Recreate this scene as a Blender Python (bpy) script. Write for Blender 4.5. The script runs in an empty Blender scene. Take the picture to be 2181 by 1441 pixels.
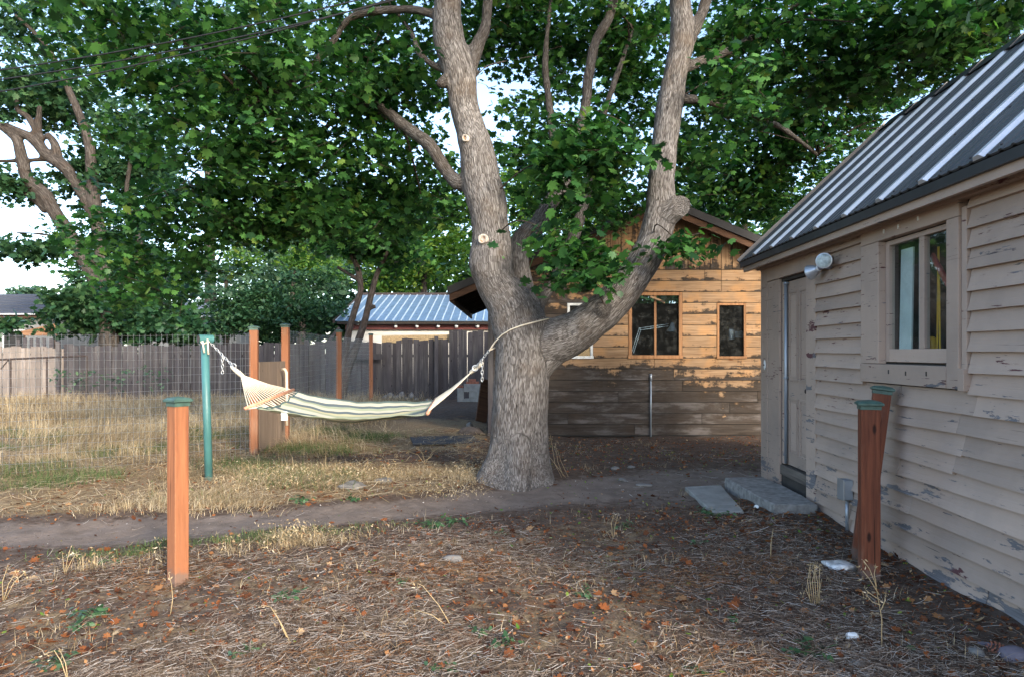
import bpy, bmesh, math, random
import numpy as np
from mathutils import Vector, Matrix, noise as mnoise
from mathutils.bvhtree import BVHTree

random.seed(7)
rng = np.random.default_rng(7)
S = bpy.context.scene
COL = S.collection

# ------------------------------------------------------------------ camera, sky, sun, exposure
CAMZ, F, CX, HY = 1.5, 1454.0, 1090.5, 750.0
cam_d = bpy.data.cameras.new('camera')
cam_d.sensor_width = 36.0
cam_d.lens = 24.0
cam_d.shift_y = (HY - 720.5) / 2181.0
cam_d.clip_start = 0.05
cam_d.clip_end = 2000
cam = bpy.data.objects.new('camera', cam_d)
cam.location = (0, 0, CAMZ)
cam.rotation_euler = (math.radians(90), 0, 0)
COL.objects.link(cam)
S.camera = cam

SUN_EL, SUN_AZ = 24.0, 148.0            # azimuth clockwise from +Y
world = bpy.data.worlds.new("World")
S.world = world
world.use_nodes = True
wn = world.node_tree
bg = wn.nodes['Background']
sky = wn.nodes.new('ShaderNodeTexSky')
sky.sky_type = 'NISHITA'
sky.sun_disc = False
sky.sun_elevation = math.radians(SUN_EL)
sky.sun_rotation = math.radians(SUN_AZ)
sky.altitude = 900
sky.air_density = 1.0
sky.dust_density = 3.0
sky.ozone_density = 1.0
wn.links.new(sky.outputs[0], bg.inputs[0])
bg.inputs[1].default_value = 0.15
az, el = math.radians(SUN_AZ), math.radians(SUN_EL)
to_sun = Vector((math.sin(az) * math.cos(el), math.cos(az) * math.cos(el), math.sin(el)))
sun_d = bpy.data.lights.new('sun', 'SUN')
sun_d.energy = 1.3
sun_d.angle = math.radians(8.0)
sun_d.color = (1.0, 0.89, 0.74)
sun = bpy.data.objects.new('sun', sun_d)
sun.rotation_euler = (-to_sun).to_track_quat('-Z', 'Y').to_euler()
sun.location = (6, -10, 12)
COL.objects.link(sun)
S.view_settings.view_transform = 'Standard'
S.view_settings.look = 'None'
S.view_settings.gamma = 1.0
S.view_settings.exposure = 2.0
S.view_settings.use_curve_mapping = False
S.render.engine = 'CYCLES'
S.cycles.max_bounces = 8
S.cycles.diffuse_bounces = 4
S.cycles.transparent_max_bounces = 8
S.cycles.caustics_reflective = False
S.cycles.caustics_refractive = False
S.cycles.use_denoising = True


def P(px, py, D):
    """a point at a distance D ahead, measured in the photograph"""
    return Vector(((px - CX) / F * D, D, CAMZ + (HY - py) / F * D))


# ------------------------------------------------------------------ ground relief
PATHX = np.array([-14, -4.3, -3.0, -1.69, -.44, 1.1, 3.0])
PATHY = np.array([5.2, 5.75, 5.85, 6.3, 6.95, 7.6, 8.2])


def path_w(x, y):
    d = np.abs(y - np.interp(x, PATHX, PATHY)) / (0.42 + 0.14 * np.clip(x + 1, 0, 3))
    return np.clip(1.5 - d, 0, 1)


def gh(x, y):
    x = np.asarray(x, float); y = np.asarray(y, float)
    h = (.016 * np.sin(1.3 * x + .7 * y) + .012 * np.sin(2.9 * x - 2.1 * y + 1) + .007 * np.sin(6.1 * x + 5.3 * y + 2)
         + .004 * np.sin(11.3 * x - 9.1 * y) + .004 * np.sin(17 * x + 13 * y + 4))
    near = np.exp(-((x - .1) ** 2 + (y - 8) ** 2) / 1.2)
    h = h + .05 * near - .035 * path_w(x, y)
    return h


def ghs(x, y):
    return float(gh(x, y))


# ------------------------------------------------------------------ mesh helpers
def link(o, parent=None):
    COL.objects.link(o)
    if parent is not None:
        o.parent = parent
    return o


def tag(o, label=None, cat=None, group=None, kind=None):
    if label: o['label'] = label
    if cat: o['category'] = cat
    if group: o['group'] = group
    if kind: o['kind'] = kind
    return o


def thing(name, label, cat, loc=(0, 0, 0), rotz=0.0, group=None):
    o = bpy.data.objects.new(name, None)
    o.empty_display_size = .1
    o.location = loc
    o.rotation_euler = (0, 0, rotz)
    COL.objects.link(o)
    return tag(o, label, cat, group)


def dup(o, parent=None):
    c = o.copy()
    COL.objects.link(c)
    if parent is not None:
        c.parent = parent
    for ch in o.children:
        dup(ch, c)
    return c


class MB:
    def __init__(s):
        s.v, s.f = [], []

    def add(s, vs, fs):
        b = len(s.v)
        s.v.extend([tuple(v) for v in vs])
        s.f.extend([tuple(i + b for i in f) for f in fs])
        return s

    def box(s, x0, x1, y0, y1, z0, z1, M=None):
        vs = [(x, y, z) for x in (x0, x1) for y in (y0, y1) for z in (z0, z1)]
        if M is not None:
            vs = [M @ Vector(v) for v in vs]
        return s.add(vs, [(0, 1, 3, 2), (4, 6, 7, 5), (0, 4, 5, 1), (2, 3, 7, 6), (0, 2, 6, 4), (1, 5, 7, 3)])

    def tube(s, pts, rad, n=8, cap=True):
        pts = [Vector(p) for p in pts]
        k = len(pts)
        if not hasattr(rad, '__len__'):
            rad = [rad] * k
        vs, fs = [], []
        e = None
        for i, p in enumerate(pts):
            a = (pts[min(i + 1, k - 1)] - pts[max(i - 1, 0)])
            a = a.normalized() if a.length > 1e-9 else Vector((0, 0, 1))
            if e is None:
                e = a.orthogonal().normalized()
            else:
                e = (e - a * e.dot(a))
                e = e.normalized() if e.length > 1e-6 else a.orthogonal().normalized()
            b = a.cross(e)
            for j in range(n):
                t = 2 * math.pi * j / n
                vs.append(p + (e * math.cos(t) + b * math.sin(t)) * rad[i])
        for i in range(k - 1):
            for j in range(n):
                j2 = (j + 1) % n
                fs.append((i * n + j, i * n + j2, (i + 1) * n + j2, (i + 1) * n + j))
        if cap:
            fs.append(tuple(reversed(range(n))))
            fs.append(tuple(range((k - 1) * n, k * n)))
        return s.add(vs, fs)

    def lathe(s, prof, n=16, M=None):
        vs, fs = [], []
        for r, z in prof:
            for j in range(n):
                t = 2 * math.pi * j / n
                vs.append(Vector((r * math.cos(t), r * math.sin(t), z)))
        for i in range(len(prof) - 1):
            for j in range(n):
                j2 = (j + 1) % n
                fs.append((i * n + j, i * n + j2, (i + 1) * n + j2, (i + 1) * n + j))
        fs.append(tuple(reversed(range(n))))
        fs.append(tuple(range((len(prof) - 1) * n, len(prof) * n)))
        if M is not None:
            vs = [M @ v for v in vs]
        return s.add(vs, fs)

    def torus(s, R, r, M, n=12, m=6, sx=1.0):
        vs, fs = [], []
        for i in range(n):
            t = 2 * math.pi * i / n
            for j in range(m):
                u = 2 * math.pi * j / m
                vs.append(M @ Vector(((R + r * math.cos(u)) * math.cos(t) * sx, (R + r * math.cos(u)) * math.sin(t), r * math.sin(u))))
        for i in range(n):
            for j in range(m):
                fs.append((i * m + j, ((i + 1) % n) * m + j, ((i + 1) % n) * m + (j + 1) % m, i * m + (j + 1) % m))
        return s.add(vs, fs)

    def build(s, name, mat, parent=None, smooth=False, bevel=0.0, loc=None):
        me = bpy.data.meshes.new(name)
        me.from_pydata(s.v, [], s.f)
        me.validate()
        bm = bmesh.new(); bm.from_mesh(me)
        bmesh.ops.recalc_face_normals(bm, faces=bm.faces)
        if bevel > 0:
            bmesh.ops.bevel(bm, geom=bm.edges[:], offset=bevel, segments=2, affect='EDGES', profile=.5)
        bm.to_mesh(me); bm.free()
        if smooth:
            me.polygons.foreach_set('use_smooth', [True] * len(me.polygons))
        if mat: me.materials.append(mat)
        o = bpy.data.objects.new(name, me)
        if loc is not None: o.location = loc
        return link(o, parent)


def fast(name, verts, sizes, loops, mat, parent=None, smooth=False):
    me = bpy.data.meshes.new(name)
    verts = np.ascontiguousarray(verts, np.float32).reshape(-1, 3)
    sizes = np.asarray(sizes, np.int32); loops = np.asarray(loops, np.int32)
    me.vertices.add(len(verts)); me.vertices.foreach_set('co', verts.ravel())
    me.loops.add(len(loops)); me.loops.foreach_set('vertex_index', loops)
    me.polygons.add(len(sizes))
    st = np.zeros(len(sizes), np.int32); st[1:] = np.cumsum(sizes)[:-1]
    me.polygons.foreach_set('loop_start', st)
    if smooth: me.polygons.foreach_set('use_smooth', np.ones(len(sizes), bool))
    me.update(calc_edges=True)
    if mat: me.materials.append(mat)
    o = bpy.data.objects.new(name, me)
    return link(o, parent)


def stamp(name, template, faces, pos, R, scale, mat, parent=None, smooth=False):
    """many copies of one small template in a single mesh"""
    T = np.asarray(template, float); N = len(pos); k = len(T)
    V = np.einsum('nij,kj->nki', R, T) * np.asarray(scale)[:, None, None] + np.asarray(pos)[:, None, :]
    fl = np.concatenate([np.array(f) for f in faces])
    loops = (np.arange(N)[:, None] * k + fl[None, :]).ravel()
    sizes = np.tile([len(f) for f in faces], N)
    return fast(name, V.reshape(-1, 3), sizes, loops, mat, parent, smooth)


def frames(nrm, ang):
    """rotation matrices whose z axis is nrm, spun by ang"""
    n = nrm / np.linalg.norm(nrm, axis=1, keepdims=True)
    ref = np.where(np.abs(n[:, 2:3]) < .95, np.array([[0, 0, 1.]]), np.array([[1., 0, 0]]))
    x = np.cross(ref, n); x /= np.linalg.norm(x, axis=1, keepdims=True)
    y = np.cross(n, x)
    c, s = np.cos(ang)[:, None], np.sin(ang)[:, None]
    X = x * c + y * s; Y = -x * s + y * c
    return np.stack([X, Y, n], axis=2)


# ------------------------------------------------------------------ materials
class NT:
    def __init__(s, name):
        s.m = bpy.data.materials.new(name); s.m.use_nodes = True
        s.t = s.m.node_tree; s.t.nodes.clear()
        s.out = s.t.nodes.new('ShaderNodeOutputMaterial')

    def n(s, typ, ins=None, out=0, **kw):
        nd = s.t.nodes.new('ShaderNode' + typ)
        for k, v in kw.items(): setattr(nd, k, v)
        for k, v in (ins or {}).items():
            sock = nd.inputs[k]
            if isinstance(v, bpy.types.NodeSocket): s.t.links.new(v, sock)
            else: sock.default_value = v
        return nd.outputs[out] if out is not None else nd

    def math(s, op, a, b=0.0, c=0.0):
        return s.n('Math', {0: a, 1: b, 2: c}, operation=op)

    def vmath(s, op, a, b):
        return s.n('VectorMath', {0: a, 1: b}, operation=op)

    def mix(s, f, a, b):
        nd = s.t.nodes.new('ShaderNodeMix'); nd.data_type = 'RGBA'
        for i, v in ((0, f), (6, a), (7, b)):
            if isinstance(v, bpy.types.NodeSocket): s.t.links.new(v, nd.inputs[i])
            else: nd.inputs[i].default_value = (v if i == 0 else (*v, 1) if len(v) == 3 else v)
        return nd.outputs[2]

    def ramp(s, f, stops, interp='LINEAR'):
        nd = s.t.nodes.new('ShaderNodeValToRGB'); cr = nd.color_ramp; cr.interpolation = interp
        while len(cr.elements) < len(stops): cr.elements.new(.5)
        for e, (p, c) in zip(cr.elements, stops):
            e.position = p; e.color = (*c, 1) if hasattr(c, '__len__') else (c, c, c, 1)
        s.t.links.new(f, nd.inputs[0])
        return nd.outputs[0]

    def step(s, f, a, b):
        nd = s.n('MapRange', {0: f, 1: a, 2: b, 3: 0.0, 4: 1.0}, interpolation_type='SMOOTHSTEP')
        return nd

    def noise(s, vec, scale, detail=4, rough=.55, dist=0.0):
        return s.n('TexNoise', {'Vector': vec, 'Scale': scale, 'Detail': detail, 'Roughness': rough, 'Distortion': dist})

    def scale(s, vec, xyz):
        return s.n('Mapping', {'Vector': vec, 'Scale': xyz})

    def obj(s, spread=0.0):
        c = s.n('TexCoord', out=3)
        if spread:
            r = s.n('ObjectInfo', out=5)
            off = s.n('CombineXYZ', {0: s.math('MULTIPLY', r, spread), 1: s.math('MULTIPLY', r, spread * 1.7), 2: s.math('MULTIPLY', r, spread * .6)})
            c = s.vmath('ADD', c, off)
        return c

    def rand(s): return s.n('ObjectInfo', out=5)

    def bump(s, h, strength=.5, dist=.01):
        return s.n('Bump', {'Strength': strength, 'Distance': dist, 'Height': h})

    def pbr(s, col, rough=.7, metal=0.0, normal=None, spec=.4):
        ins = {'Base Color': col if not (isinstance(col, tuple) and len(col) == 3) else (*col, 1), 'Roughness': rough, 'Metallic': metal, 'Specular IOR Level': spec}
        if normal is not None: ins['Normal'] = normal
        b = s.n('BsdfPrincipled', ins)
        s.t.links.new(b, s.out.inputs[0])
        return s.m


def m_plain(name, col, rough=.6, metal=0.0, var=.25, scale=8.0, bump=.15):
    t = NT(name); c = t.obj(3.0)
    nz = t.noise(c, scale, 6, .6)
    lo = tuple(v * (1 - var) for v in col); hi = tuple(min(1, v * (1 + var)) for v in col)
    return t.pbr(t.ramp(nz, [(.3, lo), (.7, hi)]), rough, metal, t.bump(t.noise(c, scale * 6, 5), bump, .004))


def m_wood(name, dark, light, axis=2, grain=30.0, rough=.75, weather=None, wamt=.5, knots=True, bump=.4, splash=False):
    """grain running along one axis, with knots and greyed patches"""
    t = NT(name); c = t.obj(9.0)
    sc = [grain, grain, grain]; sc[axis] = grain * .05
    g = t.noise(t.scale(c, tuple(sc)), 1.0, 6, .62, .3)
    sc2 = [2.2, 2.2, 2.2]; sc2[axis] = .7
    big = t.noise(t.scale(c, tuple(sc2)), 1.0, 4, .6)
    col = t.ramp(g, [(.28, dark), (.72, light)])
    rv = t.rand()
    if weather:
        col = t.mix(t.math('MULTIPLY', t.step(big, .5 - wamt * .35, .75 - wamt * .25), .9), col, weather)
    if knots:
        sk = [7.0, 7.0, 7.0]; sk[axis] = 2.6
        vd = t.n('TexVoronoi', {'Vector': t.scale(c, tuple(sk)), 'Scale': 1.0}, feature='F1')
        col = t.mix(t.math('SUBTRACT', 1.0, t.step(vd, .05, .12)), col, tuple(v * .3 for v in dark))
    if splash:
        z = t.n('SeparateXYZ', {0: t.n('TexCoord', out=3)}, out=2)
        sp = t.math('ADD', t.n('MapRange', {0: z, 1: .16, 2: .0, 3: -.1, 4: .35}), t.noise(c, 14.0, 6, .7))
        col = t.mix(t.math('MULTIPLY', t.step(sp, .52, .78), .75), col, (.12, .095, .08))
        ck = t.noise(t.scale(c, (60, 60, 1.2)), 1.0, 3, .5)
        col = t.mix(t.math('MULTIPLY', t.step(ck, .66, .70), .75), col, tuple(v * .25 for v in dark))
        fade = t.noise(t.scale(c, (5, 5, 1.5)), 1.0, 5, .6)
        col = t.mix(t.math('MULTIPLY', t.step(fade, .5, .75), .4), col, (.36, .25, .18))
    hsv = t.n('HueSaturation', {'Value': t.math('MULTIPLY_ADD', rv, .4, .8), 'Color': col})
    return t.pbr(hsv, rough, 0, t.bump(g, bump, .004), .25)


def m_paint():
    """old taupe house paint flaking to grey wood and to a red undercoat"""
    t = NT('peeling_taupe_paint'); c = t.obj(); sep = t.n('SeparateXYZ', {0: c}, out=None)
    rv = t.rand()
    off = t.n('CombineXYZ', {0: 0.0, 1: t.math('MULTIPLY', rv, 7.0), 2: 0.0})
    cc = t.vmath('ADD', c, off)
    flake = t.noise(t.scale(cc, (1.6, 1.5, 6.5)), 1.3, 10, .68)
    crack = t.noise(t.scale(cc, (8, 5, 60)), 1.0, 6, .65)
    low = t.n('MapRange', {0: sep.outputs[2], 1: .5, 2: 0.02, 3: 0.0, 4: .16})
    rowr = t.math('MULTIPLY', t.step(rv, .8, 1.0), .07)
    f2 = t.math('ADD', t.math('ADD', flake, low), rowr)
    f2 = t.math('ADD', f2, t.math('MULTIPLY', t.math('SUBTRACT', t.noise(t.scale(cc, (14, 9, 40)), 1.0, 6, .65), .5), .30))
    peel = t.step(f2, .665, .675)
    peel2 = t.math('MULTIPLY', t.step(t.math('ADD', crack, t.math('MULTIPLY', flake, .55)), .925, .94), 1.0)
    peel = t.math('MAXIMUM', peel, peel2)
    grain = t.noise(t.scale(cc, (40, 3, 120)), 1.0, 5, .6)
    dirt = t.noise(cc, 2.3, 5, .6)
    paint = t.mix(t.math('MULTIPLY', t.step(dirt, .35, .75), .55), (.43, .325, .262), (.295, .235, .197))
    paint = t.mix(t.math('MULTIPLY', t.step(grain, .55, .8), .25), paint, (.50, .41, .355))
    wood = t.ramp(grain, [(.3, (.095, .092, .098)), (.7, (.22, .21, .215))])
    hi = t.n('MapRange', {0: sep.outputs[2], 1: .5, 2: 1.6, 3: -.14, 4: .10})
    under = t.mix(t.step(t.math('ADD', hi, t.noise(t.scale(cc, (2, 1.2, 3)), 1.0, 2)), .52, .56), wood, (.115, .05, .052))
    col = t.mix(peel, paint, under)
    split = t.noise(t.scale(cc, (4, 1.1, 75)), 1.0, 4, .6)
    col = t.mix(t.math('MULTIPLY', t.step(split, .69, .72), .8), col, (.035, .03, .03))
    hsv = t.n('HueSaturation', {'Value': t.math('MULTIPLY_ADD', rv, .26, .86), 'Color': col})
    h = t.math('ADD', t.math('MULTIPLY', peel, -.8), t.math('ADD', t.math('MULTIPLY', grain, .35), t.math('MULTIPLY', crack, .5)))
    return t.pbr(hsv, t.math('MULTIPLY_ADD', peel, .2, .6), 0, t.bump(h, .55, .006), .3)


def m_barn(vertical=False):
    t = NT('weathered_pine_upright' if vertical else 'weathered_pine'); c = t.obj(); sep = t.n('SeparateXYZ', {0: c}, out=None)
    rv = t.rand()
    off = t.n('CombineXYZ', {0: t.math('MULTIPLY', rv, 11.0), 1: t.math('MULTIPLY', rv, 5.0), 2: t.math('MULTIPLY', rv, 3.0)})
    cc = t.vmath('ADD', c, off)
    g = t.noise(t.scale(cc, (55, 30, 2.2) if vertical else (2.2, 30, 55)), 1.0, 6, .6, .35)
    pine = t.ramp(g, [(.25, (.135, .08, .045)), (.52, (.26, .168, .098)), (.75, (.36, .252, .158))])
    kn = t.n('TexVoronoi', {'Vector': t.scale(cc, (6, 1, 1.6) if vertical else (1.6, 1, 6)), 'Scale': 1.0})
    pine = t.mix(t.math('SUBTRACT', 1.0, t.step(kn, .045, .10)), pine, (.13, .045, .012))
    pine = t.mix(t.math('MULTIPLY', t.step(t.noise(cc, 3.0, 4), .45, .7), .5), pine, (.42, .22, .085))
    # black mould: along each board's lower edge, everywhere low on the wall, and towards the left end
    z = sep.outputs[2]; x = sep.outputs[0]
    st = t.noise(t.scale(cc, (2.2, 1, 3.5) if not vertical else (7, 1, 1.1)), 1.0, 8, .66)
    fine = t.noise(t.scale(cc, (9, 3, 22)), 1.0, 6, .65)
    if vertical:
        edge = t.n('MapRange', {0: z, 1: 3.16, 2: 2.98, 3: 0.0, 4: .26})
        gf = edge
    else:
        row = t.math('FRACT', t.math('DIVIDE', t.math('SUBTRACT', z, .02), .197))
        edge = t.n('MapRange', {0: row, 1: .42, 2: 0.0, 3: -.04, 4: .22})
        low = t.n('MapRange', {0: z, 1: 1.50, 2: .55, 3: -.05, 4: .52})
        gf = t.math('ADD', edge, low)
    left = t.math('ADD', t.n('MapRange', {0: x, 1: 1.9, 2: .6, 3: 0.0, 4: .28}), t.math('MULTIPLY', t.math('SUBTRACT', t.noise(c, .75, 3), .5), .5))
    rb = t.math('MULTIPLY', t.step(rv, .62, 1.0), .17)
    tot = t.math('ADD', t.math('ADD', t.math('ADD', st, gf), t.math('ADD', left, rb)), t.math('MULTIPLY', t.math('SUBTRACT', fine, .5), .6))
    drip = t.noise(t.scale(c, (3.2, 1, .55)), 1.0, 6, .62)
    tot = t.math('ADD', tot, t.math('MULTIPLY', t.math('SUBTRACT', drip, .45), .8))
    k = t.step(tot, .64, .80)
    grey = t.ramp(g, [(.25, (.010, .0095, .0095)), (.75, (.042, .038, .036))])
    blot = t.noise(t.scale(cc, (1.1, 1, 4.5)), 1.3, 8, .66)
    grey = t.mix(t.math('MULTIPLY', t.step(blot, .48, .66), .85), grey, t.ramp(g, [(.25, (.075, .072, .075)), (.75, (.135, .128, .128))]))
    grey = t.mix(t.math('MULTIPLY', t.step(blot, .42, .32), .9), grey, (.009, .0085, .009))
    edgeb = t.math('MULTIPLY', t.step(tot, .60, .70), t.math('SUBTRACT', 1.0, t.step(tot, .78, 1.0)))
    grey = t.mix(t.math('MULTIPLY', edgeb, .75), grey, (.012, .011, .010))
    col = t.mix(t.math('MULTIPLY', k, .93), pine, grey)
    hsv = t.n('HueSaturation', {'Value': t.math('MULTIPLY_ADD', rv, .3, .84), 'Color': col})
    return t.pbr(hsv, .8, 0, t.bump(t.math('ADD', g, t.math('MULTIPLY', fine, .5)), .35, .004), .2)


def m_bark(name, dark, mid, light, rust, sc=72.0):
    t = NT(name)
    a = t.n('Attribute', attribute_name='bark', out=1)
    warp = t.vmath('ADD', a, t.vmath('MULTIPLY', t.vmath('SUBTRACT', t.n('TexNoise', {'Vector': a, 'Scale': 9.0, 'Detail': 3.0}, out=1), (.5, .5, .5)), (.05, .05, .02)))
    v = t.n('TexVoronoi', {'Vector': warp, 'Scale': sc}, feature='DISTANCE_TO_EDGE')
    nz = t.noise(warp, sc * .75, 8, .72)
    ridge = t.math('ADD', t.math('MULTIPLY', t.step(v, .0, .30), .22), t.math('MULTIPLY', nz, 1.0))
    big = t.noise(t.n('TexCoord', out=3), 2.6, 5, .6)
    col = t.ramp(ridge, [(.34, dark), (.56, mid), (.84, light)])
    col = t.mix(t.math('MULTIPLY', t.step(big, .5, .72), .5), col, rust)
    lich = t.noise(t.n('TexCoord', out=3), 7.0, 6, .65)
    col = t.mix(t.math('MULTIPLY', t.step(lich, .56, .70), .35), col, tuple(min(1, c * 1.25) for c in light))
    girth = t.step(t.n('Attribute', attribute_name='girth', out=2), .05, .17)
    col = t.mix(girth, t.mix(.6, col, dark), col)  # thin limbs darkened in the bark colour to stand for canopy shade
    return t.pbr(col, .9, 0, t.bump(ridge, 1.0, .022), .15)


def m_leaf(name, stops, trans=.35, rough=.45):
    t = NT(name)
    r = t.n('NewGeometry', out=8)
    col = t.ramp(r, stops)
    b = t.n('BsdfPrincipled', {'Base Color': col, 'Roughness': rough, 'Specular IOR Level': .35})
    tc = t.n('HueSaturation', {'Hue': .495, 'Saturation': 1.15, 'Value': 1.5, 'Color': col})
    tr = t.n('BsdfTranslucent', {'Color': tc})
    mx = t.n('MixShader', {0: trans, 1: b, 2: tr})
    t.t.links.new(mx, t.out.inputs[0])
    return t.m


def m_dry(name, stops, trans=.25):
    t = NT(name)
    col = t.ramp(t.n('NewGeometry', out=8), stops)
    b = t.n('BsdfDiffuse', {'Color': col}); tr = t.n('BsdfTranslucent', {'Color': col})
    t.t.links.new(t.n('MixShader', {0: trans, 1: b, 2: tr}), t.out.inputs[0])
    return t.m


def m_glass(name, tint=(.9, .95, .95), dirt=.06):
    t = NT(name); c = t.obj(4.0)
    tr = t.n('BsdfTransparent', {'Color': (*tint, 1)})
    gl = t.n('BsdfGlossy', {'Color': (1, 1, 1, 1), 'Roughness': .03, 'Normal': t.bump(t.noise(c, 2.0, 2), .08, .02)})
    fr = t.n('Fresnel', {'IOR': 1.5})
    bf = t.n('NewGeometry', out=6)
    a = t.n('MixShader', {0: t.math('MULTIPLY', t.math('MULTIPLY', fr, 1.2), t.math('SUBTRACT', 1.0, bf)), 1: tr, 2: gl})
    df = t.n('BsdfDiffuse', {'Color': (.45, .45, .42, 1)})
    k = t.math('MULTIPLY', t.step(t.noise(c, 9.0, 8, .7), .45, .8), dirt * 2)
    t.t.links.new(t.n('MixShader', {0: t.math('ADD', k, dirt * .3), 1: a, 2: df}), t.out.inputs[0])
    return t.m


def m_metal(name, col, rough=.35, metal=.6, spots=None, var=.15):
    t = NT(name); c = t.obj(5.0)
    nz = t.noise(c, 3.0, 5, .6)
    cc = t.ramp(nz, [(.3, tuple(v * (1 - var) for v in col)), (.7, tuple(v * (1 + var) for v in col))])
    if spots:
        cc = t.mix(t.step(t.noise(t.scale(c, (6, 2.2, 2.2)), 1.6, 6, .7), .55, .68), cc, spots)
    rr = t.math('MULTIPLY_ADD', t.noise(c, 14.0, 5), .2, rough - .1)
    return t.pbr(cc, rr, metal, t.bump(t.noise(c, 1.5, 3), .1, .02), .5)


def m_ground():
    t = NT('dry_yard_soil'); c = t.n('TexCoord', out=3)
    path = t.n('Attribute', attribute_name='path', out=2)
    straw = t.n('Attribute', attribute_name='straw', out=2)
    n1 = t.noise(c, 1.3, 6, .6); n2 = t.noise(c, 11.0, 7, .68); n3 = t.noise(c, 70.0, 5, .7)
    soil = t.ramp(n2, [(.28, (.046, .032, .024)), (.5, (.092, .066, .05)), (.75, (.155, .118, .094))])
    soil = t.mix(t.math('MULTIPLY', t.step(n3, .58, .72), .55), soil, (.24, .20, .175))
    bits = t.noise(t.scale(c, (1, 1, 1)), 38.0, 3, .5)
    soil = t.mix(t.math('MULTIPLY', t.step(bits, .66, .70), .8), soil, (.17, .075, .035))
    dust = t.ramp(t.noise(c, 5.0, 6, .6), [(.3, (.135, .107, .088)), (.7, (.21, .168, .141))])
    dust = t.mix(t.math('MULTIPLY', t.step(n3, .6, .75), .35), dust, (.07, .058, .05))
    pw = t.step(t.math('ADD', path, t.math('ADD', t.math('MULTIPLY', t.math('SUBTRACT', n2, .5), 1.3), t.math('MULTIPLY', t.math('SUBTRACT', n1, .5), 1.2))), .3, .85)
    col = t.mix(pw, soil, dust)
    th = t.ramp(t.noise(t.scale(c, (30, 11, 20)), 1.5, 6, .7), [(.3, (.12, .085, .055)), (.5, (.23, .165, .095)), (.72, (.36, .28, .175))])
    sw = t.step(t.math('ADD', straw, t.math('MULTIPLY', t.math('SUBTRACT', t.noise(c, 4.0, 7, .7), .5), 1.3)), .45, .75)
    col = t.mix(t.math('MULTIPLY', sw, .85), col, th)
    need = t.step(t.math('ADD', t.noise(c, 1.9, 7, .72), t.math('MULTIPLY', straw, .05)), .58, .68)
    col = t.mix(t.math('MULTIPLY', t.math('MULTIPLY', need, t.math('SUBTRACT', 1.0, pw)), .55), col, (.19, .095, .05))
    h = t.math('ADD', t.math('ADD', n2, t.math('MULTIPLY', n3, .35)), t.math('MULTIPLY', bits, .2))
    return t.pbr(col, .95, 0, t.bump(h, .7, .03), .1)


PAINT = m_paint(); BARN = m_barn(); BARNV = m_barn(True)
BARK = m_bark('maple_bark', (.027, .023, .02), (.125, .113, .105), (.34, .322, .308), (.12, .088, .062))
BARK2 = m_bark('dark_bark', (.025, .02, .017), (.085, .068, .057), (.18, .15, .13), (.12, .07, .045), 30)
BARK3 = m_bark('pinkish_bark', (.018, .015, .013), (.047, .040, .035), (.105, .093, .084), (.065, .044, .03), 24)
LEAF = m_leaf('maple_leaf', [(0, (.008, .034, .012)), (.35, (.025, .085, .024)), (.7, (.054, .152, .038)), (.95, (.095, .225, .055)), (1.0, (.15, .23, .05))], .36)
LEAF_BR = m_leaf('sunny_leaf', [(0, (.035, .095, .02)), (.6, (.08, .18, .03)), (1, (.19, .27, .05))], .42)
LEAF_DK = m_leaf('dark_leaf', [(0, (.014, .045, .02)), (.6, (.03, .085, .035)), (1, (.065, .13, .05))], .25)
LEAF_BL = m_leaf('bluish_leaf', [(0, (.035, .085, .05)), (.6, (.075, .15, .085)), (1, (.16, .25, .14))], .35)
WEED = m_leaf('weed_leaf', [(0, (.025, .065, .025)), (.6, (.05, .115, .045)), (1, (.10, .18, .085))], .25)
STRAW = m_dry('dry_straw', [(0, (.20, .14, .075)), (.35, (.38, .285, .16)), (.75, (.54, .43, .26)), (1, (.66, .57, .42))])
THATCH = m_dry('grey_thatch', [(0, (.08, .055, .042)), (.3, (.18, .13, .095)), (.65, (.29, .23, .18)), (.88, (.40, .35, .30)), (1, (.6, .56, .51))])
NEEDLE = m_dry('rusty_needles', [(0, (.12, .055, .028)), (.5, (.24, .12, .055)), (1, (.36, .20, .10))])
LITTER = m_dry('dead_leaves', [(0, (.06, .03, .022)), (.4, (.16, .062, .03)), (.75, (.30, .105, .04)), (.92, (.38, .20, .09)), (1, (.48, .36, .22))])
GREENBIT = m_dry('green_leaf_bits', [(0, (.08, .17, .03)), (.6, (.17, .27, .05)), (1, (.35, .36, .08))])
GRASSG = m_dry('green_grass', [(0, (.05, .095, .035)), (.6, (.11, .16, .06)), (1, (.22, .24, .11))])
FENCE = m_wood('grey_fence_wood', (.030, .028, .028), (.135, .125, .122), 2, 22, .85, (.05, .045, .05), .6, bump=.8)
FENCEP = m_wood('pale_fence_wood', (.13, .108, .092), (.38, .325, .285), 2, 24, .85, (.18, .155, .14), .5)
POST = m_wood('orange_cedar', (.14, .052, .025), (.33, .135, .062), 2, 34, .7, (.24, .10, .05), .4, splash=True, bump=.8)
POST_SHADE = m_wood('shaded_cedar', (.075, .022, .012), (.20, .062, .03), 2, 40, .7, (.11, .04, .024), .3, splash=True, bump=.8)  # same cedar as the orange posts, shed shade put into its colour
CAPM = m_plain('green_cap_paint', (.05, .10, .083), .5, 0, .35, 14)
TEAL = m_plain('teal_pipe_paint', (.055, .165, .165), .4, 0, .18, 5)
ROPE = m_plain('cream_rope', (.62, .56, .45), .9, 0, .15, 60, .5)
ZINC = m_metal('zinc', (.5, .52, .54), .4, .85)
PIPE = m_metal('grey_pipe', (.34, .38, .43), .42, .5)
ROOFD = m_metal('charcoal_roof_metal', (.085, .086, .09), .36, .35)
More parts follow.
